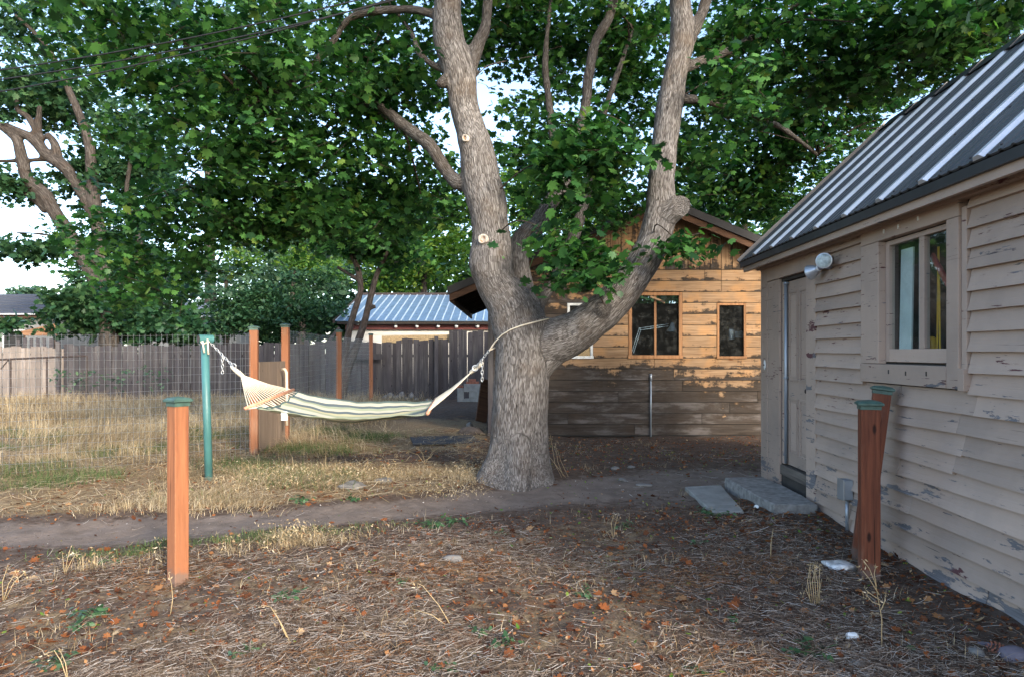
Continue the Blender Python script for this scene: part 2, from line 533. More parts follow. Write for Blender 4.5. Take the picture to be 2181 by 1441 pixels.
RIBM = m_metal('roof_rib_metal', (.72, .73, .76), .36, .5)  # pale base colour stands in for bright sky reflected on the ribs
TRIMD = m_metal('dark_trim_metal', (.035, .037, .042), .45, .2)
ROOFB = m_metal('blue_galvanised_roof', (.19, .30, .44), .4, .45, (.10, .14, .18))
RIBB = m_metal('galvanised_rib', (.46, .56, .66), .4, .4)
BTRIM = m_plain('barn_trim_metal', (.028, .028, .031), .8, 0, .2, 4)
RAFTER = m_wood('brown_rafter', (.04, .022, .015), (.115, .06, .036), 0, 25, .8, None, .3, False)
SOFFIT = m_wood('dark_soffit', (.018, .015, .013), (.05, .04, .034), 1, 20, .9, None, .3, False)
FRAME = m_wood('brown_window_wood', (.17, .08, .035), (.34, .18, .085), 2, 30, .7, None, .3, False)
WFRAME = m_plain('grey_white_frame', (.55, .57, .57), .6, 0, .25, 20)
GLASS = m_glass('window_glass', (.68, .74, .78), .03)
GLASS2 = m_glass('old_window_glass', (.92, .96, .96), .03)
INSIDE = m_plain('dark_interior', (.03, .03, .03), .9, 0, .3, 3)
WHITE = m_plain('white_enamel', (.75, .77, .77), .4, 0, .06, 10, .05)
CHALK = m_plain('pale_board', (.55, .6, .58), .8, 0, .1, 6)
YELLOW = m_plain('yellow_plastic', (.75, .42, .03), .45, 0, .1, 10)
REDBAR = m_plain('dull_red_paint', (.28, .05, .045), .5, 0, .2, 12)
CONC = m_plain('rough_concrete', (.23, .225, .215), .92, 0, .4, 16, .9)
CONC2 = m_plain('smooth_concrete', (.26, .26, .245), .9, 0, .25, 6, .4)
STONE = m_plain('pale_stone', (.16, .153, .143), .85, 0, .35, 9, .6)
STONED = m_plain('purple_stone', (.13, .115, .14), .8, 0, .3, 9, .5)
BRICK = m_plain('red_brick', (.28, .11, .07), .9, 0, .35, 14, .6)
PLY = m_wood('weathered_plywood', (.12, .085, .06), (.29, .22, .165), 2, 22, .85, (.15, .115, .09), .5)
OSB = m_plain('chipboard', (.42, .30, .16), .85, 0, .4, 22, .5)
CREAM = m_plain('cream_siding', (.56, .53, .47), .7, 0, .1, 3)
REDTRIM = m_plain('maroon_trim', (.11, .025, .022), .6, 0, .2, 6)
SHINGLE = m_plain('dark_shingles', (.07, .075, .09), .9, 0, .4, 26, .5)
SHINGLEB = m_plain('blue_grey_roofing', (.16, .19, .25), .8, 0, .2, 5, .3)
HOUSEW = m_plain('pale_house_wall', (.25, .255, .25), .8, 0, .1, 2)
MAT = m_plain('dark_rubber_mat', (.035, .036, .042), .8, 0, .3, 30, .5)
BLACKW = m_plain('black_cable', (.012, .013, .016), .6, 0, .1, 5)
RUSTP = m_plain('rusty_iron', (.06, .045, .04), .7, .3, .4, 20)
LENS = m_plain('frosted_lens', (.42, .49, .49), .25, 0, .4, 30, .6)
ALU = m_plain('silver_paint', (.47, .50, .55), .35, .55, .08, 10, .05)
GREYPL = m_plain('grey_fitting', (.2, .2, .23), .5, 0, .1, 10)
CUTW = m_plain('cut_wood', (.42, .21, .10), .8, 0, .4, 20, .5)
CALLUS = m_plain('pale_callus', (.44, .39, .33), .85, 0, .45, 20, 1.0)
THRESH = m_wood('rotten_sill', (.07, .06, .052), (.2, .17, .145), 1, 24, .9, None, .4, False)
FOIL = m_plain('crumpled_foil', (.6, .6, .6), .3, .6, .3, 40, 1.0)
SHELLM = m_plain('inner_wall_board', (.05, .045, .04), .9, 0, .3, 4)


def m_hammock():
    t = NT('striped_canvas'); uv = t.n('UVMap')
    v = t.n('SeparateXYZ', {0: uv}, out=1)
    cream, sage, blue, teal, yel = (.49, .475, .39), (.32, .355, .26), (.11, .14, .155), (.165, .21, .19), (.45, .425, .28)
    st = [(0, sage), (.06, cream), (.13, blue), (.18, sage), (.25, yel), (.30, cream), (.38, blue), (.43, teal), (.48, cream), (.56, sage), (.62, yel), (.67, blue), (.72, cream), (.79, sage), (.84, blue), (.89, cream), (.96, teal)]
    cr = t.ramp(v, st, 'CONSTANT')
    w = t.noise(t.scale(uv, (220, 220, 1)), 1.0, 2)
    b = t.n('BsdfDiffuse', {'Color': cr, 'Normal': t.bump(w, .3, .002)})
    tr = t.n('BsdfTranslucent', {'Color': cr})
    t.t.links.new(t.n('MixShader', {0: .2, 1: b, 2: tr}), t.out.inputs[0])
    return t.m


CANVAS = m_hammock()

# ------------------------------------------------------------------ ground
gx = np.unique(np.concatenate([[-400, -200, -100, -60, -40, -28, -20, -15, -12], np.arange(-10, 5.001, .06), [5.5, 6, 8, 12, 20, 40, 80, 200, 400]]))
gy = np.unique(np.concatenate([[-60, -30, -15, -8, -4, -2, 0], np.arange(1, 14.001, .06), np.arange(14.3, 24, .4), [26, 30, 40, 60, 100, 200, 500, 900]]))
GX, GY = np.meshgrid(gx, gy)
GZ = gh(GX, GY)
far = np.clip((np.abs(GX) - 14) / 10, 0, 1) + np.clip((GY - 26) / 10, 0, 1)
GZ = GZ * np.clip(1 - far, 0, 1)
nx, ny = len(gx), len(gy)
idx = np.arange(nx * ny).reshape(ny, nx)
quads = np.stack([idx[:-1, :-1], idx[:-1, 1:], idx[1:, 1:], idx[1:, :-1]], -1).reshape(-1, 4)
ground = fast('ground', np.stack([GX, GY, GZ], -1).reshape(-1, 3), np.full(len(quads), 4), quads.ravel(), m_ground(), smooth=True)
tag(ground, kind='structure')


def straw_w(x, y):
    """how much dead grass lies on the soil"""
    x = np.asarray(x, float); y = np.asarray(y, float)
    behind = np.clip((y - np.interp(x, PATHX, PATHY) - .35) / .5, 0, 1) * np.clip((-.1 - x) / .7, 0, 1) * np.clip((17 - y) / 3, .3, 1)
    shade = np.exp(-(((x + 1.6) / 1.6) ** 2 + ((y - 9.9) / .8) ** 2))  # tree shade put into the mask: straw gives way to darker soil
    front = np.clip((np.interp(x, PATHX, PATHY) - .75 - y) / .7, 0, 1) * np.clip((2.0 - x) / 1.0, 0, 1) * .55
    return np.clip(np.maximum(behind * (1 - .75 * shade), front), 0, 1)


for nm, w in (('path', np.maximum(path_w(GX, GY), .8 * np.exp(-(((GX - 1.6) / 1.2) ** 2 + ((GY - 7.3) / .8) ** 2)))), ('straw', straw_w(GX, GY))):
    at = ground.data.attributes.new(nm, 'FLOAT', 'POINT')
    at.data.foreach_set('value', w.astype(np.float32).ravel())

# ------------------------------------------------------------------ the taupe shed on the right (local frame: wall along y at x=2.73)
WX = 2.73
shed = thing('shed', 'taupe clapboard shed with peeling paint and a steep dark metal roof', 'shed', (0, 0, 0), -math.atan2(34, F))


def ribbon_board(name, mat, parent, x_of, y0, y1, zb, zt, wob, seed, seg=.35):
    """a lapped board: thick butt at the bottom, thin at the top, slightly wavy"""
    k = max(2, int(abs(y1 - y0) / seg) + 1)
    r = random.Random(seed)
    ph, am = r.uniform(0, 6.28), r.uniform(.2, 1) * wob
    vs, fs = [], []
    for i in range(k):
        y = y0 + (y1 - y0) * i / (k - 1)
        dz = am * math.sin(y * 1.3 + ph) + .3 * wob * math.sin(y * 4.1 + ph * 2) + r.uniform(-1, 1) * .0012
        dx = r.uniform(-1, 1) * .0015
        vs += [(x_of - .038 + dx, y, zb + dz), (x_of - .022 + dx, y, zb + .05 + dz), (x_of - .004, y, zt + dz), (x_of + .012, y, zt + dz), (x_of + .012, y, zb + dz)]
    for i in range(k - 1):
        for j in range(5):
            j2 = (j + 1) % 5
            fs.append((i * 5 + j, i * 5 + j2, i * 5 + 5 + j2, i * 5 + 5 + j))
    fs.append((0, 1, 2, 3, 4)); fs.append(tuple(range(k * 5 - 1, k * 5 - 6, -1)))
    return MB().add(vs, fs).build(name, mat, parent)


ROWH = .1265
seed = 0
for i in range(20):
    zb = -.02 + i * ROWH
    zt = min(zb + ROWH + .014, 2.475)
    if zb > 2.46: break
    segs = []
    ztop = zb + ROWH
    if ztop > 1.30 and zb < 2.44:
        segs = [(6.495, 5.565), (4.255, 1.05)]
        if i % 4 == 1: segs = [(6.495, 5.565), (4.255, 2.6), (2.594, 1.05)]
    elif ztop <= 1.30:
        j1 = (5.33, 5.05, 5.6, 5.33)[i % 4] if i > 3 else (4.1, 5.5, 3.2, 4.9)[i % 4]
        j2 = (4.36, 4.20, 4.40, 4.31)[i % 4] if i > 5 else (2.4, 3.0, 1.9, 2.2)[i % 4]
        segs = [(6.495, j1), (j1 - .006, j2), (j2 - .006, 1.05)]
    else:
        segs = [(6.495, 4.6), (4.594, 1.05)]
    for a, b in segs:
        seed += 1
        ribbon_board('siding_board', PAINT, shed, WX - (.003 if seed % 3 == 0 else 0), a, b, zb, zt, .006 if i > 8 else .011, seed)
# the wall behind the boards, with holes for door and window
shell = MB()
for a, b, z0, z1 in ((1.0, 4.44, -.1, 2.5), (4.44, 5.285, -.1, 1.42), (4.44, 5.285, 2.34, 2.5), (5.285, 6.72, -.1, 2.5), (6.72, 7.44, -.1, .30), (6.72, 7.44, 2.26, 2.5), (7.44, 7.95, -.1, 2.5)):
    shell.box(WX + .0155, WX + .09, a, b, z0, z1)
shell.box(WX + .0155, 5.7, 7.955, 8.0, -.1, 2.5).box(WX + .0155, 5.7, 1.0, 1.045, -.1, 2.5).box(5.7, 5.76, 1.0, 8.0, -.1, 2.5)
shell.box(WX + .1, 5.69, 1.05, 7.95, -.1, .05)
for yy in (1.0, 7.955):
    shell.add([(2.75, yy, 2.505), (5.7, yy, 2.505), (4.21, yy, 4.1), (2.75, yy + .045, 2.505), (5.7, yy + .045, 2.505), (4.21, yy + .045, 4.1)],
              [(0, 1, 2), (5, 4, 3), (0, 3, 4, 1), (1, 4, 5, 2), (2, 5, 3, 0)])
shell.build('wall', SHELLM, shed)
MB().box(WX - .024, WX + .0125, 7.79, 8.0, .0, 2.47).build('corner_board', PAINT, shed, bevel=.003)
dcas = MB().box(WX - .018, WX + .0125, 7.445, 7.785, .05, 2.29).build('door_casing', PAINT, shed, bevel=.003)
MB().box(WX - .022, WX + .0125, 6.50, 6.715, -.03, 2.29).build('door_casing', PAINT, shed, bevel=.003)
MB().box(WX - .030, WX + .0125, 6.50, 7.785, 2.295, 2.445).build('door_header', PAINT, shed, bevel=.003)
MB().box(WX + .0135, WX + .085, 7.375, 7.435, .31, 2.255).build('door_jamb', PAINT, shed, bevel=.002)
MB().box(WX - .008, WX + .08, 6.72, 7.44, .19, .295).build('door_sill', THRESH, shed, bevel=.006)
door = MB().box(WX + .045, WX + .085, 6.722, 7.372, .31, 2.25).build('door', PAINT, shed, bevel=.002)
for z0, z1 in ((1.22, 2.12), (.45, 1.0)):
    for a, b in ((6.80, 7.00), (7.09, 7.29)):
        fr = MB()
        fr.box(WX + .036, WX + .0445, a - .02, b + .02, z0 - .02, z0).box(WX + .036, WX + .0445, a - .02, b + .02, z1, z1 + .02)
        fr.box(WX + .036, WX + .0445, a - .02, a, z0 + .0005, z1 - .0005).box(WX + .036, WX + .0445, b, b + .02, z0 + .0005, z1 - .0005)
        fr.build('panel_moulding', PAINT, door)
        MB().box(WX + .040, WX + .0446, a + .03, b - .03, z0 + .03, z1 - .03).build('door_panel', PAINT, door, bevel=.002)
MB().lathe([(.001, 0), (.02, 0), (.026, .03), (.02, .05), (.004, .055)], 12, Matrix.Translation((WX + .044, 6.775, 1.12)) @ Matrix.Rotation(-math.pi / 2, 4, 'Y')).build('door_knob', RUSTP, door, True)
# window
win = MB().box(WX - .05, WX + .012, 5.29, 5.565, 1.415, 2.345).build('window', PAINT, shed, bevel=.004)
MB().box(WX - .052, WX + .012, 4.315, 4.438, 1.27, 2.345).build('window_casing', PAINT, win, bevel=.004)
MB().box(WX - .05, WX + .012, 4.315, 5.565, 2.348, 2.47).build('window_header', PAINT, win, bevel=.004)
MB().box(WX - .054, WX + .012, 4.442, 5.565, 1.27, 1.412).build('window_apron', PAINT, win, bevel=.004)
MB().box(WX - .034, WX + .012, 4.262, 4.311, 1.30, 2.40).build('outer_trim', PAINT, win, bevel=.003)
MB().box(WX - .06, WX + .012, 4.25, 4.311, 1.262, 1.40).build('trim_block', PAINT, win, bevel=.004)
for nm, a, b, z0, z1, dx in (('sash_stile', 5.238, 5.287, 1.43, 2.34, 0), ('sash_stile', 4.441, 4.458, 1.43, 2.34, 0), ('sash_rail', 4.459, 5.237, 1.43, 1.525, .001), ('sash_rail', 4.459, 5.237, 2.305, 2.34, .001), ('mullion', 4.785, 4.845, 1.526, 2.304, .002)):
    MB().box(WX + .005 + dx, WX + .05, a, b, z0, z1).build(nm, PAINT, win, bevel=.003)
for a, b in ((5.237, 4.846), (4.784, 4.459)):
    MB().box(WX + .028, WX + .031, b, a, 1.526, 2.304).build('pane', GLASS2, win)
for yy, zz in ((5.13, 1.36), (4.9, 1.355), (4.65, 1.36), (5.0, 2.41), (4.75, 2.42), (5.2, 2.41)):
    MB().box(WX - .0575, WX - .05, yy - .006, yy + .006, zz - .018, zz + .012).build('paint_chip', WHITE if zz > 2 else SHELLM, win)
# roof
EX, EZ, RX, RZ = 2.50, 2.57, 4.21, 4.17
slope = math.atan2(RZ - EZ, RX - EX)
slen = math.hypot(RX - EX, RZ - EZ)
PITCH = .5345
Mroof = Matrix.Translation((EX, 0, EZ)) @ Matrix.Rotation(-slope, 4, 'Y')
prof = []
for k in range(5):                              # five small corrugations on each sheet
    y = .07 + k * .098
    prof += [(y - .02, 0), (y - .008, .008), (y + .008, .008), (y + .02, 0)]
prof = [(0, 0)] + prof + [(PITCH, 0)]
pv, pf = [], []
for x in (0, slen):
    for y, z in prof: pv.append((x, y, z))
n = len(prof)
for y, z in prof: pv.append((0, y, z - .012))
for i in range(n - 1): pf += [(i, i + 1, n + i + 1, n + i), (i + 1, i, 2 * n + i, 2 * n + i + 1)]
y_first = 8.12
sheet = rib = None
for k in range(14):
    y1 = y_first - k * PITCH; y0 = y1 - PITCH
    if sheet is None:
        sheet = MB().add([Mroof @ Vector(v) for v in pv], pf).build('roof_sheet', ROOFD, shed)
        rv = []
        for x in (-.004, slen - .03):
            rv += [(x, -.048, .001), (x, -.024, .027), (x, .024, .027), (x, .048, .001)]
        rib = MB().add([Mroof @ Vector(v) for v in rv], [(0, 1, 5, 4), (1, 2, 6, 5), (2, 3, 7, 6), (0, 3, 2, 1), (4, 5, 6, 7)]).build('roof_rib', RIBM, shed)
        so, ro = sheet, rib
    else:
        so, ro = dup(sheet, shed), dup(rib, shed)
    so.location = (0, y0, 0); ro.location = (0, y0 + .0, 0)
scr = MB()
for k in range(13):
    for xx_ in (.05, .62, 1.25, 1.9):
        for yy_ in (.12, .40):
            scr.lathe([(.001, .0), (.009, .0), (.009, .006), (.004, .012), (.001, .012)], 6, Mroof @ Matrix.Translation((xx_, y_first - (k + 1) * PITCH + yy_, .006)))
so_ = scr.build('roof_screws', TRIMD, shed); so_['kind'] = 'stuff'
back = MB()
Mb = Matrix.Translation((2 * RX - EX, 0, EZ)) @ Matrix.Rotation(math.pi + slope, 4, 'Y')
back.add([(RX + .002, .65, RZ - .003), (2 * RX - EX, .65, EZ), (2 * RX - EX, 8.12, EZ), (RX + .002, 8.12, RZ - .003),
          (RX + .002, .65, RZ - .03), (2 * RX - EX, .65, EZ - .03), (2 * RX - EX, 8.12, EZ - .03), (RX + .002, 8.12, RZ - .03)],
         [(0, 1, 2, 3), (7, 6, 5, 4), (0, 4, 5, 1), (1, 5, 6, 2), (2, 6, 7, 3)])
back.build('back_roof', ROOFD, shed)
MB().add([Mroof @ Vector(v) for v in [(.03, 0.7, -.035), (slen, 0.7, -.035), (slen, 8.1, -.035), (.03, 8.1, -.035), (.03, 0.7, -.014), (slen, 0.7, -.014), (slen, 8.1, -.014), (.03, 8.1, -.014)]],
         [(0, 1, 2, 3), (4, 5, 6, 7), (0, 1, 5, 4), (1, 2, 6, 5), (2, 3, 7, 6), (3, 0, 4, 7)]).build('roof_deck', SOFFIT, shed)
rc = MB()
for k in range(14):
    y1 = y_first - .06 - k * PITCH
    rc.add([(RX - .13, y1, RZ - .095), (RX, y1, RZ + .035), (RX + .13, y1, RZ - .09), (RX - .13, y1 - PITCH - .03, RZ - .095 + .012), (RX, y1 - PITCH - .03, RZ + .047), (RX + .13, y1 - PITCH - .03, RZ - .08)],
           [(0, 1, 4, 3), (1, 2, 5, 4), (0, 3, 5, 2), (0, 2, 1), (3, 4, 5)])
rc.build('ridge_cap', TRIMD, shed)
MB().add([Mroof @ Vector(v) for v in [(-.01, 8.122, -.07), (slen, 8.122, -.07), (slen, 8.122, .035), (-.01, 8.122, .035), (-.01, 8.15, -.07), (slen, 8.15, -.07), (slen, 8.15, .035), (-.01, 8.15, .035)]],
         [(0, 1, 2, 3), (7, 6, 5, 4), (0, 4, 5, 1), (1, 5, 6, 2), (2, 6, 7, 3), (3, 7, 4, 0)]).build('rake_trim', m_metal('brown_rake_trim', (.17, .15, .135), .5, .1), shed)
MB().box(2.502, 2.53, .65, 8.12, 2.492, 2.553).build('drip_edge', TRIMD, shed)
MB().box(2.533, 2.565, .66, 8.09, 2.437, 2.505).build('fascia', PAINT, shed, bevel=.002)
MB().box(2.567, 2.74, .7, 8.05, 2.476, 2.496).build('soffit', PAINT, shed)
MB().box(2.66, 2.738, 1.0, 8.02, 2.447, 2.474).build('frieze', PAINT, shed)

SM = Matrix.Rotation(-math.atan2(34, F), 4, 'Z')


def shed_pt(x, y, z): return SM @ Vector((x, y, z))


SROT = -math.atan2(34, F)
# conduit, box and lock by the door: each a thing of its own fixed to the wall
o = MB().tube([(0, 0, 0), (0, 0, 1.93)], .017, 10).box(-.024, .024, -.03, .012, 1.9, 1.925).box(-.024, .024, -.03, .012, .9, .92).build('conduit', PIPE, None, True)
o.location = shed_pt(WX + .022, 7.35, .32); tag(o, 'thin pale grey metal conduit running up the shed door jamb', 'conduit')
t = thing('outlet_box', 'small grey electrical box low on the shed siding behind the cedar post', 'electrical box', shed_pt(WX - .02, 5.80, .27), SROT)
MB().box(-.075, 0, -.05, .06, 0, .165).build('housing', PIPE, t, bevel=.006)
MB().box(-.084, -.0755, -.055, .065, -.005, .17).build('cover', ZINC, t, bevel=.003)
MB().tube([(-.03, 0, -.27), (-.03, 0, .001)], .014, 8).build('pipe', PIPE, t, True)
t = thing('lock_plate', 'small oval white lock plate on the shed corner board', 'lock plate', shed_pt(WX - .025, 7.86, 1.36), SROT)
MB().lathe([(.001, 0), (.026, 0), (.03, .004), (.024, .008), (.001, .009)], 14, Matrix.Rotation(-math.pi / 2, 4, 'Y') @ Matrix.Scale(2.0, 4, (1, 0, 0))).build('plate', WHITE, t, True)
MB().lathe([(.001, 0), (.009, 0), (.009, .006), (.001, .006)], 10, Matrix.Translation((-.009, 0, .0)) @ Matrix.Rotation(-math.pi / 2, 4, 'Y')).build('keyhole', RUSTP, t)
# twin floodlight
fl = thing('floodlight', 'twin headed silver floodlight fixed above the shed door', 'floodlight', shed_pt(WX - .03, 6.16, 2.30), SROT)
MB().lathe([(.001, 0), (.062, 0), (.06, .03), (.03, .045), (.001, .046)], 18, Matrix.Rotation(-math.pi / 2, 4, 'Y')).build('mount', GREYPL, fl, True)


def flood(dirv, base):
    d = Vector(dirv).normalized()
    M = Matrix.Translation(base) @ d.to_track_quat('Z', 'Y').to_matrix().to_4x4()
    h = MB().lathe([(.012, -.02), (.024, 0), (.026, .05), (.027, .06)], 18, M).build('socket', GREYPL, fl, True)
    MB().lathe([(.029, .058), (.031, .062), (.031, .07), (.029, .073)], 18, M).build('collar', WHITE, h, True)
    MB().lathe([(.028, .073), (.034, .085), (.052, .12), (.066, .155), (.069, .163), (.069, .172), (.064, .173)], 26, M).build('reflector', ALU, h, True)
    MB().lathe([(.001, .178), (.04, .177), (.063, .1725), (.063, .171)], 26, M).build('lens', LENS, h, True)


flood((-.105, .20, -.07), (-.03, .045, -.02))
flood((-.09, -.13, -.005), (-.03, -.02, .0))

# things inside the shed, seen through its window
o = MB().box(0, .012, -.08, .08, 0, .80).build('pale_board', CHALK); o.location = shed_pt(WX + .07, 5.14, 1.47); o.rotation_euler = (0, .02, SROT)
tag(o, 'pale grey green upright board standing behind the left pane of the shed window', 'board')
shelf = MB().box(0, .6, 4.2, 5.6, 1.40, 1.45).build('workbench', THRESH); shelf.location = SM @ Vector((WX + .1, 0, 0)); shelf.rotation_euler = (0, 0, SROT)
tag(shelf, 'dark wooden bench under the shed window, inside', 'workbench')
t = thing('yellow_tool', 'yellow handled tool with two long straps behind the right window pane', 'tool', shed_pt(WX + .10, 4.85, 1.45), SROT)
MB().lathe([(.02, 0), (.03, .02), (.032, .10), (.024, .15), (.012, .16)], 12).build('handle', YELLOW, t, True)
MB().lathe([(.001, 0), (.014, .0), (.014, .02), (.001, .02)], 10, Matrix.Translation((-.03, 0, .1)) @ Matrix.Rotation(-math.pi / 2, 4, 'Y')).build('button', WHITE, t, True)
MB().tube([(0, -.06, 0), (.02, -.04, .78)], .006, 6).build('strap', YELLOW, t)
MB().tube([(0, -.095, 0), (.02, -.045, .78)], .006, 6).build('strap', YELLOW, t)
o = MB().box(-.008, .008, -.02, .02, -.15, .15).build('red_bar', REDBAR); o.location = shed_pt(WX + .08, 4.72, 2.06); o.rotation_euler = (math.radians(-40), 0, SROT)
tag(o, 'dull red bar hanging aslant behind the right pane of the shed window', 'bar')
o = MB().tube([(0, 0, 0), (0, 0, .83)], .012, 8).build('clear_tube', PIPE); o.location = shed_pt(WX + .09, 4.97, 1.45)
tag(o, 'thin grey tube standing beside the pale board in the shed window', 'tube')
o = MB().box(-.02, .02, -.02, .02, 0, .03).build('yellow_tape', YELLOW, bevel=.004); o.location = shed_pt(WX + .055, 4.47, 1.80)
tag(o, 'tiny bright yellow tag at the right edge of the shed window', 'tag')

# ------------------------------------------------------------------ the barn
BY = 12.25
barn = thing('barn', 'weathered pine barn with a low gable roof and dark windows', 'barn', (0, 0, 0))
BX0, BX1, RH = -.43, 5.73, .197
OPEN = [(2.085, 3.05, 7, 13), (3.67, 4.19, 7, 12), (.99, 1.45, 7, 12)]
rr = random.Random(3)


def hboard(x0, x1, z0, z1):
    d = rr.uniform(0, .004)
    vs, fs = [], []
    k = max(2, int((x1 - x0) / .45) + 1)
    for i in range(k):
        x = x0 + (x1 - x0) * i / (k - 1)
        e = rr.uniform(-.0012, .0012); e2 = rr.uniform(-.0012, .0012)
        vs += [(x, BY - .02 - d, z0 + .005 + e), (x, BY - .02 - d, z1 - .005 + e2), (x, BY, z1 - .005 + e2), (x, BY, z0 + .005 + e)]
    for i in range(k - 1):
        for j in range(4):
            fs.append((i * 4 + j, i * 4 + (j + 1) % 4, i * 4 + 4 + (j + 1) % 4, i * 4 + 4 + j))
    fs += [(0, 1, 2, 3), tuple(range(k * 4 - 1, k * 4 - 5, -1))]
    MB().add(vs, fs).build('siding_board', BARN, barn)


JO = {0: [2.2], 1: [1.0, 3.4], 2: [3.9], 3: [1.9, 4.4], 4: [3.05], 5: [2.9, 4.8], 6: [2.55], 7: [], 8: [], 9: [], 10: [], 11: [], 12: [1.6], 13: [3.75], 14: [3.45, 3.75]}
for r in range(15):
    z0, z1 = .02 + r * RH, .02 + (r + 1) * RH
    cuts = sorted((a, b) for a, b, r0, r1 in OPEN if r0 <= r < r1)
    x = BX0 + .10; spans = []
    for a, b in cuts:
        spans.append((x, a)); x = b
    spans.append((x, BX1 - .1))
    for a, b in spans:
        js = [j for j in JO[r] + ([] if r < 7 else [5.0]) if a + .15 < j < b - .15]
        e = [a] + js + [b]
        for p, q in zip(e[:-1], e[1:]): hboard(p + .004, q - .004, z0, z1)
RAX, RAZ, RSL = 2.65, 4.12, .415


def roofz(x): return RAZ - RSL * abs(x - RAX)


x = BX0
while x < BX1 - .02:
    w = .199; a, b = x + .005, min(x + w, BX1) - .005
    d = rr.uniform(0, .006)
    zs = [(a, roofz(a) - .03)]
    if a < RAX < b: zs.append((RAX, roofz(RAX) - .03))
    zs.append((b, roofz(b) - .03))
    if min(z for _, z in zs) > 3.0:
        fr = [(a, 2.982)] + [(b, 2.982)] + zs[::-1]
        k = len(fr)
        MB().add([(p, BY - .026 - d, q) for p, q in fr] + [(p, BY, q) for p, q in fr], [tuple(range(k)), tuple(range(2 * k - 1, k - 1, -1))] + [(i, (i + 1) % k, k + (i + 1) % k, k + i) for i in range(k)]).build('gable_board', BARNV, barn)
    x += w
for a, b in ((BX0, BX0 + .098), (BX1 - .098, BX1)):
    MB().box(a, b, BY - .03, BY, .0, 2.85).build('corner_board', FENCE, barn, bevel=.003)
w = MB()
w.box(BX0 + .01, BX0 + .06, BY + .05, 18, 0, 2.78).box(BX1 - .06, BX1 - .01, BY + .05, 18, 0, 2.78).box(BX0 + .01, BX1 - .01, 17.95, 18.0, 0, 2.78)
w.box(BX0 + .05, BX1 - .05, BY + .06, 17.9, -.05, .04)
w.build('side_wall', SOFFIT, barn)
sh = MB()
xs = [BX0 + .01, .99, 1.45, 2.085, 3.05, 3.67, 4.19, BX1 - .01]
zb, zt1, zt2 = 1.40, 2.383, 2.58
for i in range(7):
    a, b = xs[i], xs[i + 1]
    if i % 2 == 0: sh.box(a, b, BY + .001, BY + .04, 0, 2.9)
    else:
        sh.box(a, b, BY + .001, BY + .04, 0, zb); sh.box(a, b, BY + .001, BY + .04, (zt2 if i == 3 else zt1), 2.9)
sh.add([(BX0 + .03, BY + .005, 2.86), (BX1 - .03, BY + .005, 2.86), (RAX, BY + .005, RAZ - .06), (BX0 + .03, BY + .035, 2.86), (BX1 - .03, BY + .035, 2.86), (RAX, BY + .035, RAZ - .06)], [(0, 1, 2), (5, 4, 3), (0, 3, 4, 1), (1, 4, 5, 2), (2, 5, 3, 0)])
sh.build('wall_sheathing', INSIDE, barn)


def barn_window(a, b, z0, z1, fr, two, mat, label=None):
    y = BY
    w0 = MB().box(a + .002, a + fr, y - .034, y + .03, z0 + .002, z1 - .002).build('window', mat, barn, bevel=.002)
    if label: w0['label'] = label
    MB().box(b - fr, b - .002, y - .034, y + .03, z0 + .002, z1 - .002).build('jamb', mat, w0, bevel=.002)
    MB().box(a + fr + .001, b - fr - .001, y - .034, y + .03, z1 - fr, z1 - .002).build('head', mat, w0, bevel=.002)
    MB().box(a - .01, b + .01, y - .05, y + .03, z0 - .012, z0 + fr * .8).build('sill', mat, w0, bevel=.003)
    i0, i1, j0, j1 = a + fr + .001, b - fr - .001, z0 + fr * .8 + .001, z1 - fr - .001
    if two:
        m = (i0 + i1) / 2
        MB().box(m - .02, m + .02, y - .02, y + .02, j0, j1).build('mullion', mat, w0, bevel=.002)
        for p, q in ((i0, m - .021), (m + .021, i1)): MB().box(p, q, y + .004, y + .007, j0, j1).build('pane', GLASS, w0)
    else:
        MB().box(i0, i1, y + .004, y + .007, j0, j1).build('pane', GLASS, w0)
    return w0


wc = barn_window(2.085, 3.05, 1.402, 2.578, .062, True, FRAME)
MB().box(2.07, 3.065, BY - .065, BY - .035, 2.585, 2.615).build('drip_board', BARN, wc, bevel=.003)
MB().box(-.14, .14, -.012, .012, -.018, .018, Matrix.Translation((2.60, BY - .06, 2.44)) @ Matrix.Rotation(math.radians(23), 4, 'Y')).build('stick', BARN, wc)
barn_window(3.67, 4.19, 1.402, 2.38, .04, False, FRAME)
barn_window(.99, 1.45, 1.402, 2.38, .045, False, WFRAME, 'small window with a grey white frame')
